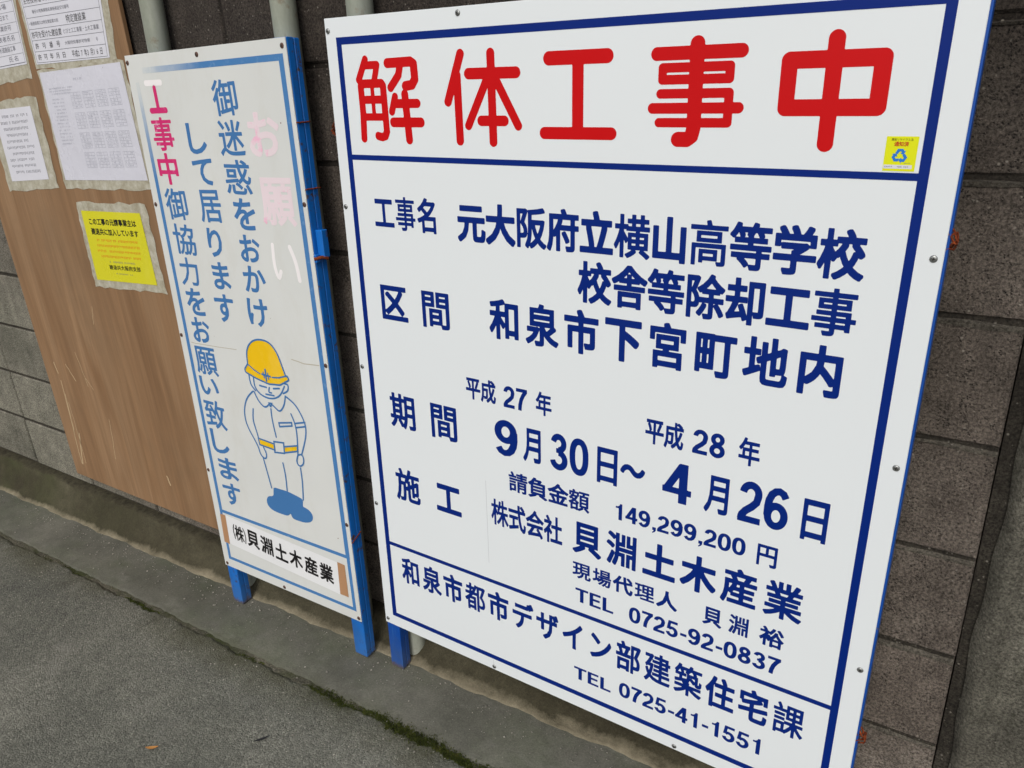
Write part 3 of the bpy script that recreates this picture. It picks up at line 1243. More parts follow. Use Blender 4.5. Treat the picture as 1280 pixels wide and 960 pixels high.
T1 = [
    ("工事名", 86, 242, 324, 389, None), ("元大阪府立横山高等学校", 293, 1005, 327, 397, None), ("校舎等除却工事", 549, 1004, 412, 483, None),
    ("区間", 83, 262, 503, 581, 76), ("和泉市下宮町地内", 358, 995, 501, 579, 71),
    ("平成", 294, 367, 671, 719, None), ("27", 385, 441, 674, 720, None), ("年", 460, 495, 671, 720, None),
    ("期間", 81, 265, 747, 829, 76), ("9", 361, 416, 749, 829, None), ("月", 429, 470, 754, 828, None), ("30", 491, 575, 750, 829, None), ("日", 593, 635, 756, 831, None),
    ("〜", 641, 690, 778, 802, None),
    ("平成", 687, 758, 676, 725, None), ("28", 774, 831, 678, 724, None), ("年", 854, 889, 674, 725, None),
    ("4", 724, 778, 751, 830, None), ("月", 802, 844, 758, 831, None), ("26", 861, 944, 752, 831, None), ("日", 966, 1006, 758, 834, None),
    ("請負金額", 392, 578, 861, 906, None), ("149,299,200", 634, 881, 865, 900, None), ("円", 901, 935, 865, 907, None),
    ("施工", 78, 265, 934, 1016, 76), ("株式会社", 345, 518, 938, 1000, None), ("貝淵土木産業", 542, 986, 929, 1002, 67),
    ("現場代理人", 542, 766, 1025, 1063, 42), ("貝淵", 816, 900, 1026, 1066, 38), ("裕", 920, 963, 1027, 1068, None),
    ("TEL", 549, 635, 1088, 1121, None), ("0725-92-0837", 669, 963, 1087, 1124, None),
    ("和泉市都市デザイン部建築住宅課", 72, 1015, 1178, 1250, 57), ("TEL", 547, 634, 1291, 1323, None), ("0725-41-1551", 653, 945, 1283, 1321, None)]
for t, u0, u1, v0, v1, cw_ in T1:
    off = (.175 if len(t) < 3 else .18) if is_latin(t) else -1.0
    if t == "〜":
        off = .036
    if t in "月日年平成円":
        off = .026
    if t in ("工事名", "株式会社"):
        off = -.8
    if t in ("元大阪府立横山高等学校", "校舎等除却工事", "貝淵土木産業", "和泉市下宮町地内"):
        off = -1.08
    if t in ("区間", "期間", "施工"):       # widely spaced pairs: each character its own piece
        for c, a_, b_ in ((t[0], u0, u0 + 71), (t[1], u1 - 69, u1)):
            bb = bold(c, off)[2]
            Flat().fitbold(c, off, a_, b_, v0, v1).build('lettering', M['navy'], big, P1, .3)
        continue
    Flat().text(t, u0, u1, v0, v1, cw_, off).build('lettering', M['navy'], big, P1, .3)

sf = Flat()
M['seam'] = NB('film_seam').done(srgb(186, 188, 192), .5)
sf.rect(333, 900, 333.8, 1105).build('film_seam', M['seam'], big, P1, .2)
Flat().rect(334.5, 1371, 335.3, 1392).build('film_seam', M['seam'], big, P1, .2)

# yellow recycling sticker
st = Flat().rect(1009, 201, 1047.5, 245)
so = st.build('sticker', M['lime'], big, P1, .35)
Flat().rect(1009.6, 237, 1044, 242).build('label_strip', M['paper'], so, P1, .5)
Flat().text("建設リサイクル法", 1015, 1041, 203.2, 206.6, None, .012).build('lettering', M['black_ink'], so, P1, .6)
Flat().text("通知済", 1019, 1036.5, 207.6, 213.4, None, .02).build('lettering', M['dark_red_ink'], so, P1, .6)
Flat().scribble(1010.5, 1023, 239.5, 2.2, 2, 3).scribble(1026, 1041, 239.5, 2.2, 2, 4).scribble(1034, 1043, 234.8, 1.3, 1.3, 5).build('small_print', M['grey_ink'], so, P1, .6)
rc = Flat()
for k in range(3):
    a0 = k * 2 * math.pi / 3
    cx, cy, s_ = 1027.5, 225.6, 1.0
    pts1 = [(-5.6, -3.8), (-3.2, -9.0), (3.4, -9.0), (5.2, -6.0), (7.0, -7.0), (4.6, -1.6), (.2, -3.2), (2.0, -4.2), (1.2, -5.6), (-.6, -5.6), (-2.4, -2.2)]
    q = [(cx + x * math.cos(a0) - y * math.sin(a0), cy + x * math.sin(a0) + y * math.cos(a0)) for x, y in pts1]
    rc.poly(q)
rc.build('recycling_symbol', M['cyan_blue'], so, P1, .6)

SM, SMR, CM = screw_mesh(.0052, 1), screw_mesh(.0055, .9), cross_mesh(.0052)
SM.materials.append(M['steel'])
SMR.materials.append(M['rusty_screw'])
CM.materials.append(M['recess_shade'])


def screws(parent, P, pts, me):
    for u, v in pts:
        o = obj('screw', me, None, parent, P(u, v, .2))
        o.rotation_euler = (0, random.uniform(0, 3), 0)
        c = obj('painted_cross', CM, None, o)


screws(big, P1, [(8, 22), (316, 10), (700, 10), (1088, 14), (1088, 357), (1088, 672), (1088, 1051), (8, 351), (8, 702), (9, 1050), (9, 1386), (336, 1391), (779, 1391), (1086, 1386)], SM)

# ================================================================== narrow sign
W2, H2, F2 = .55, 1.4, 1.532
sm = thing('request_sign', 'narrow off white courtesy sign with blue hand painted columns and a bowing worker', 'sign',
           board_matrix((-0.035361, -0.010694, -0.00186), (-1.8737, -0.08174, 1.24846), W2, F2))
P2 = lambda u, v, d=0.: (u / 1000 - W2 / 2, -d / 1000, F2 - v / 1000)
sheet_box(550, 1400, 3, P2, 'panel', M['old_white'], sm, -3)
post_mesh('post', 3, 45, 4, 1528, P2, -3.4, .034, sm, M['frame_blue'])
post_mesh('post', 508, 551, -1, 1515, P2, -3.4, .034, sm, M['frame_blue'])
for a, b in ((2, 36), (1352, 1386)):
    x0, _, z0 = P2(45.5, b)
    x1, _, z1 = P2(507.5, a)
    obj('rail', bevelled(MB().box(x0, x1, .0037, .034, z0, z1).me('rail'), .002), M['frame_blue'], sm)
b2 = Flat()
b2.rect(60, 29, 538, 42).rect(25, 60, 38, 1203).rect(524, 42, 538, 1203).rect(25, 1203, 538, 1213)
b2.rect(25, 1213, 36, 1361).rect(526, 1213, 537, 1361).rect(25, 1361, 537, 1371)
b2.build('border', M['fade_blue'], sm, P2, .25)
CH = [('御', 338, 105, 81, 75), ('迷', 338, 189, 84, 76), ('惑', 340, 273, 88, 76), ('を', 343, 355, 74, 72), ('お', 342, 434, 70, 64), ('か', 341, 506, 78, 64), ('け', 334, 588, 73, 70),
      ('し', 217, 188, 66, 69), ('て', 220, 263, 73, 60), ('居', 223, 341, 81, 76), ('り', 217, 427, 52, 70), ('ま', 219, 508, 64, 68), ('す', 211, 590, 73, 72),
      ('御', 94, 340, 84, 76), ('協', 99, 426, 86, 76), ('力', 94, 507, 74, 72), ('を', 98, 585, 74, 72), ('お', 97, 660, 72, 68), ('願', 94, 745, 88, 78), ('い', 87, 817, 76, 52),
      ('致', 90, 898, 86, 84), ('し', 88, 979, 72, 72), ('ま', 102, 1059, 80, 68), ('す', 99, 1139, 76, 70)]
for c, cx, cy, cw_, ch in CH:
    kana = ord(c) < 0x3100
    Flat().fit(c, cx, cy, cw_, ch, 0.025 if kana else .0155, random.uniform(-.03, .03)).build('lettering', M['sky_blue'], sm, P2, .3)
Flat().fit('お', 447, 183, 100, 92, .03).build('lettering', M['pale_pink'], sm, P2, .3)['label'] = 'bleached pale pink character'
Flat().fit('願', 459, 324, 108, 104, .024).build('lettering', M['pale_pink'], sm, P2, .3)
lt = Flat().stroke([(422, 420), (418, 470), (428, 500), (438, 480)], 10, 0, 2)
lt.stroke([(478, 422), (492, 455), (496, 496)], 11, .03, 2)
lt.build('lettering', M['chalk'], sm, P2, .3)
Flat().stroke([(64, 63), (120, 64)], 13).build('lettering', M['chalk'], sm, P2, .3)
mg = Flat()
mg.add(*capsules([(12, [(93, 74), (94, 118)]), (13, [(66, 124), (122, 124)])], 1.2))
mg.build('lettering', M['magenta'], sm, P2, .3)
Flat().fit('事', 94, 177, 80, 76, .018).build('lettering', M['magenta'], sm, P2, .3)
Flat().fit('中', 88, 257, 76, 74, .024).build('lettering', M['magenta'], sm, P2, .3)

FG = {
    'side': [[261, 756], [261, 783], [277, 797]], 'face': [[277, 763], [275, 788], [296, 807], [333, 811], [368, 797], [389, 767]],
    'ear': [[391, 760], [404, 760], [400, 778], [381, 787]], 'eye': [[296, 780], [321, 781]], 'eye2': [[347, 780], [369, 776]],
    'nose': [[332, 780], [326, 793], [337, 793]], 'mouth': [[315, 800], [345, 799]],
    'collar': [[270, 800], [281, 824], [303, 841], [326, 822]], 'collar2': [[326, 822], [340, 830], [358, 842], [379, 817], [387, 793]],
    'placket': [[325, 838], [323, 862], [325, 890], [328, 915]],
    'lsh': [[265, 801], [238, 822], [219, 855], [215, 890], [224, 915], [239, 939]], 'lin': [[255, 851], [246, 884], [254, 915], [257, 934]],
    'pocket': [[347, 872], [395, 862], [395, 871], [348, 882], [347, 872]],
    'rsh': [[387, 793], [418, 808], [438, 838], [446, 865], [438, 898], [416, 943]], 'rin': [[398, 838], [408, 863], [409, 895], [401, 947]],
    'band1': [[410, 861], [444, 852]], 'band2': [[411, 872], [444, 863]],
    'larm': [[239, 939], [250, 958], [254, 982], [272, 991], [280, 975], [271, 956]],
    'buckle': [[316, 930], [353, 926], [350, 956], [313, 961], [316, 930]],
    'tl': [[262, 986], [269, 1028], [276, 1073]], 'tm': [[338, 986], [341, 1020], [337, 1069]], 'tr': [[403, 985], [403, 1022], [395, 1078]],
    'hand': [[401, 949], [391, 970], [400, 982], [416, 973], [421, 955], [415, 944], [401, 949]]}
dome = [(263, 742), (264, 727), (266, 697), (278, 677), (296, 663), (318, 656), (345, 656), (365, 663), (382, 684), (392, 716), (400, 740), (374, 748), (333, 749), (297, 745)]
brim = [(264, 727), (249, 743), (250, 751), (288, 762), (333, 770), (374, 766), (409, 748), (404, 738), (374, 745), (333, 746), (297, 742), (275, 735)]
Flat().poly(dome).poly(brim, .05).build('helmet', M['helmet'], sm, P2, .3)
Flat().poly([(256, 933), (315, 937), (315, 954), (258, 951)]).build('belt', M['helmet'], sm, P2, .3)
Flat().poly([(352, 937), (404, 923), (401, 939), (351, 954)]).build('belt', M['helmet'], sm, P2, .3)
bt = Flat()
ring = [(284, 1069), (310, 1069), (336, 1068), (365, 1072), (394, 1077), (391, 1090), (389, 1100), (400, 1101), (413, 1105), (422, 1115), (421, 1128), (413, 1138), (400, 1144), (385, 1148), (368, 1149), (350, 1149), (341, 1147), (338, 1140), (336, 1134), (331, 1140), (322, 1145), (308, 1146), (285, 1146), (266, 1144), (254, 1139), (246, 1130), (246, 1118), (251, 1108), (260, 1102), (270, 1100), (278, 1096), (281, 1082)]
for _ in range(1):
    ring = [q for p, r_ in zip(ring, ring[1:] + ring[:1]) for q in ((p[0] * .75 + r_[0] * .25, p[1] * .75 + r_[1] * .25), (p[0] * .25 + r_[0] * .75, p[1] * .25 + r_[1] * .75))]
bt.add(*union([[ring]], 2.0))
bt.build('boots', M['sky_blue'], sm, P2, .3)
ln = Flat()
FG['beltl'] = [[256, 933], [315, 937], [315, 954], [258, 951], [256, 933]]
FG['beltr'] = [[352, 937], [404, 923], [401, 939], [351, 954], [352, 937]]
for i, (k_, pts) in enumerate(FG.items()):
    ln.stroke(pts, 4.6, .02 * i, 0 if k_ in ('buckle', 'pocket', 'beltl', 'beltr') else 2, pts[0] == pts[-1])
ln.stroke(dome[1:11], 4.6, .5, 2).stroke([(405, 738), (409, 748), (374, 766), (333, 770), (288, 762), (250, 751), (249, 743), (264, 727)], 4.6, .53, 1)
ln.stroke([(266, 729), (285, 740), (304, 747)], 3.8, .56, 1).stroke([(349, 750), (374, 747), (402, 738)], 3.8, .56, 1)
ln.stroke([(327, 733), (326, 763)], 5.5, .6).stroke([(313, 747), (342, 749)], 5.5, .63).stroke([(318, 741), (320, 756)], 3.5, .66).stroke([(335, 741), (335, 757)], 3.5, .66)
ln.stroke([(321, 823), (325, 833), (332, 822)], 5, .45)
ln.build('worker_outline', M['sky_blue'], sm, P2, .4)

M['smudge'] = NB('brown_smudge').done(srgb(176, 168, 150), .7)
Flat().stroke([(46, 699), (60, 700), (98, 699), (150, 698), (228, 695)], 1.6, 0, 1).build('smudge', M['smudge'], sm, P2, .2)
Flat().stroke([(429, 692), (450, 694), (470, 697), (500, 695), (521, 694)], 2.2, 0, 1).build('smudge', M['smudge'], sm, P2, .2)

# company name strip taped across the foot of the sign
pl = Flat()
pl.poly([(46, 1218), (492, 1236), (486, 1336), (42, 1314)])
M['strip'] = paint('white_pasted_strip', srgb(228, 229, 230), .45, 0, spec=.35)
po = pl.build('name_strip', M['strip'], sm, P2, .55)
Flat().poly([(24, 1220), (48, 1219), (44, 1316), (20, 1315)]).build('tape', M['tape'], po, P2, .9)
Flat().poly([(490, 1234), (516, 1236), (515, 1334), (485, 1334)]).build('tape', M['tape'], po, P2, .9)
nm = Flat()
for i, c in enumerate("㈱貝淵土木産業"):
    if i == 0:
        nm.fit('株', 98, 1266, 38, 52, .024, .045)
        nm.add(*capsules([(3.6, [(79, 1241), (74, 1254), (73, 1268), (76, 1288)])], .8))
        nm.add(*capsules([(3.6, [(118, 1243), (123, 1256), (124, 1272), (120, 1291)])], .8))
        continue
    nm.fit(c, 98 + i * 57.5, 1264 + i * 3.2, 50 if i else 56, 56, .030 if i else .008, .045)
nm.build('lettering', M['black_ink'], po, P2, .9)
screws(sm, P2, [(8, 16), (268, 14), (539, 15), (9, 343), (543, 327), (8, 684), (543, 691), (9, 1083), (543, 1110), (12, 1390), (259, 1391), (542, 1390)], SMR)
# steel latch on the right post
x0, _, _ = P2(551, 0)
lb = MB()
zt = F2 - .412
lb.box(x0 + .0005, x0 + .008, -.002, .012, zt - .040, zt - .022)
lb.box(x0 + .0005, x0 + .020, .012, .030, zt - .030, zt + .030)
latch = obj('latch', bevelled(lb.me('latch'), .0015, 1), M['frame_blue'], sm)
obj('latch_pin', MB().tube([(x0 + .004, -.004, zt - .031), (x0 + .014, .010, zt - .028), (x0 + .024, .02, zt - .032)], .0035, 8).me('latch_pin', True), M['rust'], latch)

# ================================================================== pipes fixed to the wall
PIPES = [(-1.800, -.028, -1.862, 'leftmost galvanised pipe, rising behind the narrow sign beside the plywood'),
         (-1.368, -.028, -1.392, 'galvanised pipe behind the right post of the narrow sign'),
         (-1.160, -.028, -1.206, 'galvanised pipe rising behind the left edge of the big sign'),
         (-.160, -.028, -.175, 'galvanised pipe hidden behind the right edge of the big sign')]
pipe_objs = []
for i, (xt, y, xb, lab) in enumerate(PIPES):
    zb, zt = -.262 if i else -.27, 1.78
    sl = (xt - xb) / (1.36 - zb)
    base = (xb, y - .002, zb)
    t = thing('support_pipe', lab, 'pipe', loc=base, group='galvanised pipes standing against the block wall')
    mb = MB()
    n = 20
    L = zt - zb
    mb.tube([(0, -.016, 0), (sl * .06, -.016, .06), (sl * L * .5, -.006, L * .5), (sl * L, 0, L)], .0262, n, False)
    me = mb.me('tube', True)
    obj('tube', me, M['pipe'], t)
    cap = MB().tube([(0, -.016, .0002), (0, -.016, .003)], .0255, 16).me('end_cap')
    obj('end_cap', cap, M['rust'] if i != 2 else M['pipe'], t)
    for zz in (1.93,):
        bx = sl * zz
        br = MB()
        br.box(bx - .042, bx + .042, .0245, .0285, zz - .012, zz + .012)
        pts = [(bx - .026, .024, zz), (bx - .0262, -.006, zz)] + [(bx - .0262 * math.cos(a), -.008 - .0262 * math.sin(a), zz) for a in [math.pi * k / 8 for k in range(9)]] + [(bx + .0262, -.006, zz), (bx + .026, .024, zz)]
        br.tube(pts, .0022, 6)
        obj('bracket', br.me('bracket'), M['pipe'], t)

# ================================================================== rusty wire ties
def board_pt(o, loc):
    return o.matrix_world @ Vector(loc)


bpy.context.view_layer.update()


def tie(mat4, P, u0, u1, v, back, label, tw=True, seed=0, drop=0.):
    rg = random.Random(seed)
    a = []
    for uu, dd, vv in ((u0, .3, v), (u0, -back * .5, v + drop * .3), (u0, -back, v + drop), (u1, -back, v + drop), (u1 + .3, -back * .5, v + drop * .5), (u1 + .3, 1.3, v)):
        a.append(mat4 @ Vector(P(uu, vv, dd)))
    pts = []
    for p, q in zip(a, a[1:]):
        for k in range(4):
            r = p.lerp(q, k / 4)
            pts.append(r + Vector((rg.uniform(-1, 1), rg.uniform(-.4, .4), rg.uniform(-1, 1))) * .0008)
    pts.append(a[-1])
    base = pts[0].copy()
    mb = MB().tube([tuple(p - base) for p in pts], .0016, 6)
    if tw:
        tip = pts[-1] - base
        mb.tube([tuple(tip + Vector((.001 * math.sin(k * 1.7), -.002, -.003 * k + .001 * math.cos(k * 1.7)))) for k in range(7)], .0014, 5)
    o = obj('wire_tie', mb.me('wire_tie', True), M['rust'], None, base)
    tag(o, label, 'wire', 'rusty wire ties holding the signs to the pipes')
    return o


MW1, MW2 = big.matrix_world.copy(), sm.matrix_world.copy()
tie(MW2, P2, 505, 553, 161, 36, 'upper of two rusty wires round the right post of the narrow sign', False, 1)
tie(MW2, P2, 505, 553, 296, 42, 'rusty wire round the narrow sign post just above its blue latch', False, 2)
tie(MW2, P2, 505, 553, 1160, 34, 'lowest rusty wire round the right post of the narrow sign', False, 3, -16)


def tangle(mat4, P, u, v, d, label, seed, size=1.0, dirx=-1):
    rg = random.Random(seed)
    base = mat4 @ Vector(P(u, v, d))
    mb = MB()
    for s_ in range(3):
        p = Vector((-dirx * .012, .004, rg.uniform(-.006, .006)))
        pts = []
        for k in range(14):
            t = k / 13
            pts.append((p.x + dirx * (.022 * math.sin(t * 3.0)) * size, p.y - .006 + .007 * math.sin(t * 9 + s_ * 2), p.z + (t - .5) * .035 * size + .004 * math.cos(t * 15 + s_ * 2.2)))
        mb.tube(pts, .0015, 6)
    o = obj('wire_tie', mb.me('wire_tie', True), M['rust'], None, base)
    tag(o, label, 'wire', 'rusty wire ties holding the signs to the pipes')
    return o


tangle(MW1, P1, -2, 205, -14, 'twisted rusty wire ends poking out left of the big sign heading', 5, 1.25)
tangle(MW1, P1, 1106, 336, -12, 'rusty wire knot at the right edge of the big sign, upper one', 6, .8, 1)
tangle(MW1, P1, 1106, 1195, -12, 'rusty wire knot at the lower right edge of the big sign', 7, .9, 1)

# ================================================================== plywood and the notices on it
PX0, PX1, PZ0, PZ1, PY = -2.855, -1.945, -.147, 1.673, -.021
ply = thing('plywood_board', 'upright brown plywood sheet with pale scratches leaning flat on the wall', 'board', loc=((PX0 + PX1) / 2, PY, PZ0))
pm = MB().box(-.455, .455, .0002, .012, 0, 1.82).me('sheet')
obj('sheet', bevelled(pm, .0012, 1), M['ply'], ply)
for xx in (-.40, .0, .40):
    obj('batten', MB().box(xx - .02, xx + .02, .0122, .0205, .01, 1.8).me('batten'), M['ply'], ply)
scr = Flat()
rg = random.Random(3)
# pale scratches, in millimetres across / above the sheet's lower left corner
SCM = [((87, 391), (60, 57), 2.6), ((96, 310), (92, 65), 1.6), ((103, 188), (66, 57), 4.0), ((152, 463), (187, 408), 2.4), ((337, 292), (310, 134), 1.5), ((72, 458), (82, 420), 3.6),
       ((258, 430), (290, 392), 1.5), ((86, 340), (75, 196), 2.0), ((238, 520), (262, 400), 1.5), ((604, 140), (612, 110), 4), ((420, 700), (405, 640), 1.4)]
PLY = lambda u, v, d=0.: (u / 1000 - .455, -d / 1000, v / 1000)
for (a, b, wd) in SCM:
    n = 7
    p, q = Vector(a), Vector(b)
    pts = [tuple(p.lerp(q, k / n) + Vector((rg.uniform(-2, 2), 0))) for k in range(n + 1)]
    scr.stroke(pts, wd * 1.5, 0, 1)
scr.build('scratch', M['scratch'], ply, PLY, .15)['kind'] = 'stuff'


NDEP = [0]


def notice(name, label, cat, corners, sleeve, d=1.2, pmat='paper', grp=None):
    """corners TL TR BR BL in wall metres (x, z); returns (thing, P) with u,v in mm from the paper's own top left"""
    cx = (corners[3][0] + corners[2][0]) / 2
    cz = min(corners[3][1], corners[2][1])
    NDEP[0] += 1
    t = thing(name, label, cat, loc=(cx, PY - .00012 * NDEP[0], cz), group=grp)
    TL, TR, BR, BL = [Vector((x - cx, z - cz)) for x, z in corners]
    w_ = (TR - TL).length * 1000
    h_ = (BL - TL).length * 1000

    def P(u, v, dd=0.):
        a, b = u / w_, v / h_
        q = TL * (1 - a) * (1 - b) + TR * a * (1 - b) + BR * a * b + BL * (1 - a) * b
        return (q.x, -dd / 1000, q.y)
    if sleeve:
        l, tp, r, bt = sleeve
        fs = Flat()
        nx, ny = 14, 14
        U = [-l + (w_ + l + r) * i / nx for i in range(nx + 1)]
        V = [-tp + (h_ + tp + bt) * i / ny for i in range(ny + 1)]
        rr = random.Random(len(label) * 7)
        vs = []
        for j in range(ny + 1):
            for i in range(nx + 1):
                e = i in (0, nx) or j in (0, ny)
                vs.append((U[i] + (rr.uniform(-4, 4) if i in (0, nx) else 0), V[j] + (rr.uniform(-4, 4) if j in (0, ny) else 0)))
        fcs = [(j * (nx + 1) + i, j * (nx + 1) + i + 1, (j + 1) * (nx + 1) + i + 1, (j + 1) * (nx + 1) + i) for j in range(ny) for i in range(nx)]
        fs.add(vs, fcs)
        fs.build('sleeve', M['sleeve'], t, P, .35)
    Flat().poly([(0, 0), (w_, 0), (w_, h_), (0, h_)]).build('sheet', M[pmat], t, P, d)
    return t, P, w_, h_


# construction licence notice (top, middle), seen from its fifth row down
TA, PA, wa, ha = notice('licence_notice', 'framed white licence notice ruled in rows, second from left at the top of the plywood', 'notice',
                        [(-2.375, 1.50), (-1.995, 1.50), (-2.028, 1.252), (-2.378, 1.252)], (14, 8, 30, 14), 1.2, 'paper', 'white notices on the plywood')
la = Flat()
for i in range(9):
    la.rect(6, ha - 4 - i * 27.5 - .6, wa - 10, ha - 4 - i * 27.5 + .6)
la.rect(6, 4, 7.5, ha - 4.6).rect(wa - 11, 4, wa - 9.5, ha - 4.6)
la.build('ruled_lines', M['grey_ink'], TA, PA, 1.35)
r = lambda i: ha - 4 - 27.5 * i
TX = [("許可年月日", 18, 165, 0, 15), ("平成27年3月16日", 200, 350, 0, 17), ("許可番号", 18, 150, 1, 15), ("大阪府知事許可特第", 175, 300, 1, 9), ("号", 330, 338, 1, 9),
      ("許可を受けた建設業", 14, 170, 2, 17), ("とび土工工事業・土木工事業", 180, 352, 2, 12), ("一般建設業又は特定建設業の別", 12, 165, 3, 9), ("特定建設業", 205, 300, 3, 19),
      ("専任の有無資格名資格者証交付番号", 45, 230, 4, 9), ("主任技術者の氏名", 12, 160, 5, 15), ("代表者の氏名", 12, 160, 6, 15)]
for t, a, b, row, hh in TX:
    vc = r(row) - 13.5
    if all(ord(c) < 0x250 for c in t):
        continue
    cw_ = None if row not in (0, 1) or a > 100 else 20
    Flat().text(t, a, b, vc - hh / 2, vc + hh / 2, cw_, .012).build('lettering', M['black_ink'] if hh > 12 else M['grey_ink'], TA, PA, 1.5)

# leftmost notice, mostly outside the picture
T0, P0, w0, h0 = notice('works_notice', 'white notice cut by the left edge of the photo, top of the plywood', 'notice',
                        [(-2.80, 1.50), (-2.405, 1.50), (-2.428, 1.256), (-2.80, 1.240)], (12, 6, 12, 40), 1.2, 'paper', 'white notices on the plywood')
l0 = Flat()
for i in range(1, 9):
    l0.rect(6, h0 - 4 - i * 27.5 - .5, w0 - 8, h0 - 4 - i * 27.5 + .5)
l0.rect(6, h0 - 7, w0 - 6, h0 - 5).rect(w0 - 8, 4, w0 - 6.6, h0 - 7.4)
l0.build('ruled_lines', M['grey_ink'], T0, P0, 1.35)
for k, (t, a, b) in enumerate([("氏名", 300, 352), ("水道施設工事", 255, 350), ("代表者氏名", 240, 358), ("工事業許可", 250, 352), ("年月日まで", 262, 350), ("事業場", 270, 350)]):
    vc = h0 - 20 - 27.5 * k
    Flat().text(t, a, b, vc - 7.5, vc + 7.5, None, .01).build('lettering', M['grey_ink'], T0, P0, 1.5)
    Flat().scribble(60, 230, vc, 11, None, k).build('small_print', M['grey_ink'], T0, P0, 1.5)

# form with small tables, under the licence notice
TB, PB, wb, hb = notice('form_notice', 'plastic covered sheet printed with faint small tables beside the narrow sign', 'notice',
                        [(-2.377, 1.231), (-1.990, 1.240), (-1.984, .951), (-2.388, .942)], (10, 6, 16, 26), 1.2, 'paper2', 'white notices on the plywood')
lb_ = Flat()
lb_.scribble(160, 200, 26, 6, 5, 1)
for k in range(3):
    lb_.scribble(30, 150 - k * 8, 44 + k * 7, 4.5, 4.2, k)
for k in range(14):
    lb_.scribble(30, 92, 72 + k * 9, 4, 4, k + 20, .75)
for c in range(4):
    for g in range(4):
        u0, v0 = 128 + c * 60, 58 + g * 52
        for k in range(6):
            lb_.rect(u0, v0 + k * 8, u0 + 48, v0 + k * 8 + .7)
            if k < 5:
                lb_.scribble(u0 + 3, u0 + 44, v0 + k * 8 + 4.4, 3.0, 5.2, c * 31 + g * 7 + k, .45)
        for uu in (0, 16, 32, 47.4):
            lb_.rect(u0 + uu, v0 + .8, u0 + uu + .6, v0 + 39.9, .03)
lb_.build('small_print', M['light_ink'], TB, PB, 1.35)

# text notice at the left edge
TC, PC, wc, hc = notice('text_notice', 'small white typed notice framed by grey tape, left of the table sheet', 'notice',
                        [(-2.690, 1.140), (-2.472, 1.147), (-2.478, .942), (-2.70, .930)], (34, 24, 40, 30), 1.2, 'paper', 'white notices on the plywood')
lc = Flat()
for k in range(10):
    lc.scribble(24 if k % 3 else 40, wc - 24 - (k * 37 % 30), 22 + k * 18, 9, 8.5, k + 50, .9)
lc.build('small_print', M['grey_ink'], TC, PC, 1.35)

# yellow poster
TY, PYF, wy, hy = notice('yellow_notice', 'yellow poster with black and red print in a grey plastic sleeve on plywood', 'notice',
                         [(-2.348, .856), (-2.056, .862), (-2.052, .660), (-2.357, .648)], (20, 26, 34, 22), 1.2, 'yellow')
Flat().text("この工事の元請事業主は", 30, 262, 21, 40, None, .03).build('lettering', M['black_ink'], TY, PYF, 1.35)
Flat().text("建退共に加入しています", 30, 262, 50, 69, None, .03).build('lettering', M['black_ink'], TY, PYF, 1.35)
ry = Flat()
for k, (a, b) in enumerate(((48, 252), (44, 256), (40, 252), (52, 250))):
    ry.scribble(a, b, 85 + k * 16, 7.5, 7.5, k + 80, .92)
ry.build('small_print', M['red_ink'], TY, PYF, 1.35)
Flat().scribble(88, 218, 149, 6, 6, 9).scribble(108, 190, 184, 4.5, 4.5, 10).build('small_print', M['grey_ink'], TY, PYF, 1.35)
Flat().text("建退共大阪府支部", 80, 232, 158, 172, None, .022).build('lettering', M['black_ink'], TY, PYF, 1.35)

# ================================================================== moss, grit and fallen leaves
def at_ground(px, py, dz=0.0):
    d = cam.matrix_world.to_3x3() @ Vector(((px - 640) / 954.18, -(py - 480) / 954.18, -1))
    C = cam.matrix_world.translation
    k = .02808
    t = ((-.2324 + dz + k * C.x) - C.z) / (d.z - k * d.x)
    return C + d * t


rg = random.Random(11)
ms = MB()


def moss_patch(x0, x1, y0, y1, n, hmax):
    for _ in range(n):
        t = rg.random()
        x = x0 + (x1 - x0) * t
        env = math.sin(math.pi * min(1, max(0, t))) ** .5
        y = (y0 + y1) / 2 + rg.gauss(0, (y1 - y0) * .24) * env + jag(x)
        h = hmax * rg.uniform(.3, 1) * env
        wd = rg.uniform(.0009, .0022)
        a = rg.uniform(0, math.pi)
        lx, ly = rg.uniform(-.002, .002), rg.uniform(-.002, .002)
        z = GZ(x) - .003
        c, s = math.cos(a) * wd, math.sin(a) * wd
        ms.quad((x - c, y - s, z), (x + c, y + s, z), (x + lx + c * .3, y + ly + s * .3, z + h), (x + lx - c * .3, y + ly - s * .3, z + h))


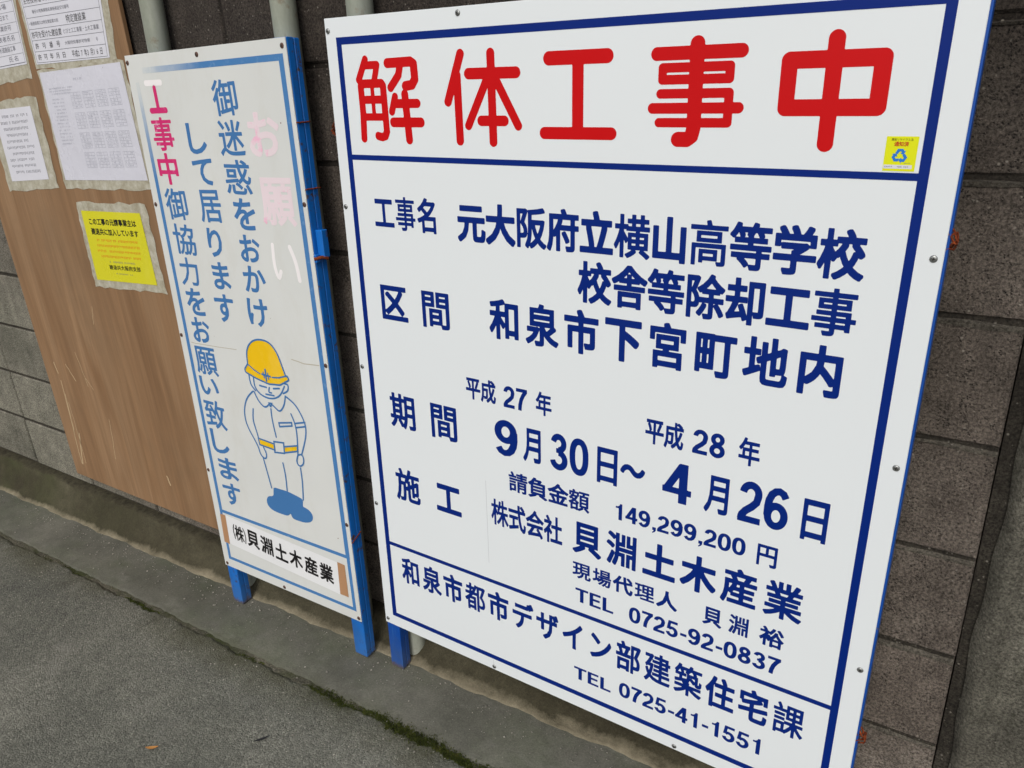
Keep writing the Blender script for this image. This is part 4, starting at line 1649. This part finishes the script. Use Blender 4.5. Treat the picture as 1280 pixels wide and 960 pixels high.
for x0, x1, y0, y1, n, h in ((-1.40, -1.18, -.305, -.262, 2600, .005), (-1.20, -.85, -.298, -.250, 4200, .007), (-.95, -.45, -.30, -.252, 4200, .008), (-1.66, -1.55, -.285, -.27, 250, .003),
                             (-2.20, -2.02, -.290, -.270, 700, .005), (-2.7, -2.45, -.285, -.270, 250, .003), (-.5, -.1, -.30, -.25, 2000, .008), (-4.2, -3.0, -.285, -.265, 500, .004)):
    moss_patch(x0, x1, y0, y1, n, h)
obj('moss', ms.me('moss'), M['moss'], kind='stuff')

gr = MB()
for _ in range(5200):
    x = rg.uniform(-4.2, .6)
    if rg.random() < .3:
        y = -.1 - abs(rg.gauss(0, .05))
    elif rg.random() < .5:
        y = -.29 - abs(rg.gauss(0, .12))
    else:
        y = -rg.uniform(.1, 1.6)
    s = rg.choice((.0007, .0008, .001, .001, .0013, .0018, .0028)) * rg.uniform(.7, 1.3)
    z = GZ(x) + s * .3 + (.003 if y > -.25 else 0)
    vs = []
    for dx, dy, dz in ((1, 0, 0), (-1, 0, 0), (0, 1, 0), (0, -1, 0), (0, 0, 1), (0, 0, -1)):
        k = s * rg.uniform(.6, 1.2)
        vs.append((x + dx * k, y + dy * k, z + dz * k * .7))
    gr.add(vs, [(0, 2, 4), (2, 1, 4), (1, 3, 4), (3, 0, 4), (2, 0, 5), (1, 2, 5), (3, 1, 5), (0, 3, 5)])
obj('grit', gr.me('grit'), M['grit'], kind='stuff')


def leaf(px, py, length, wd, ang, mat, label, curl):
    p = at_ground(px, py, .004)
    v, f = [], []
    n = 8
    for i in range(n + 1):
        t = i / n
        hw = wd * math.sin(math.pi * min(.97, max(.03, t))) ** .7
        x = (t - .5) * length
        z = curl * (2 * t - 1) ** 2
        for k, s_ in enumerate((-1, 0, 1)):
            v.append((x, s_ * hw, z + abs(s_) * curl * .5))
    for i in range(n):
        for k in range(2):
            a = i * 3 + k
            f.append((a, a + 3, a + 4, a + 1))
    o = obj('fallen_leaf', mesh('fallen_leaf', v, f, True), mat, None, p)
    o.rotation_euler = (0, 0, ang)
    tag(o, label, 'leaf', 'fallen leaves on the asphalt')
    return o


leaf(190, 935, .030, .0045, .62, M['leaf_orange'], 'small curled orange brown leaf lying on the asphalt', .003)
leaf(327, 924, .038, .0036, 1.0, M['leaf_dark'], 'narrow blackish leaf lying on the asphalt', .002)
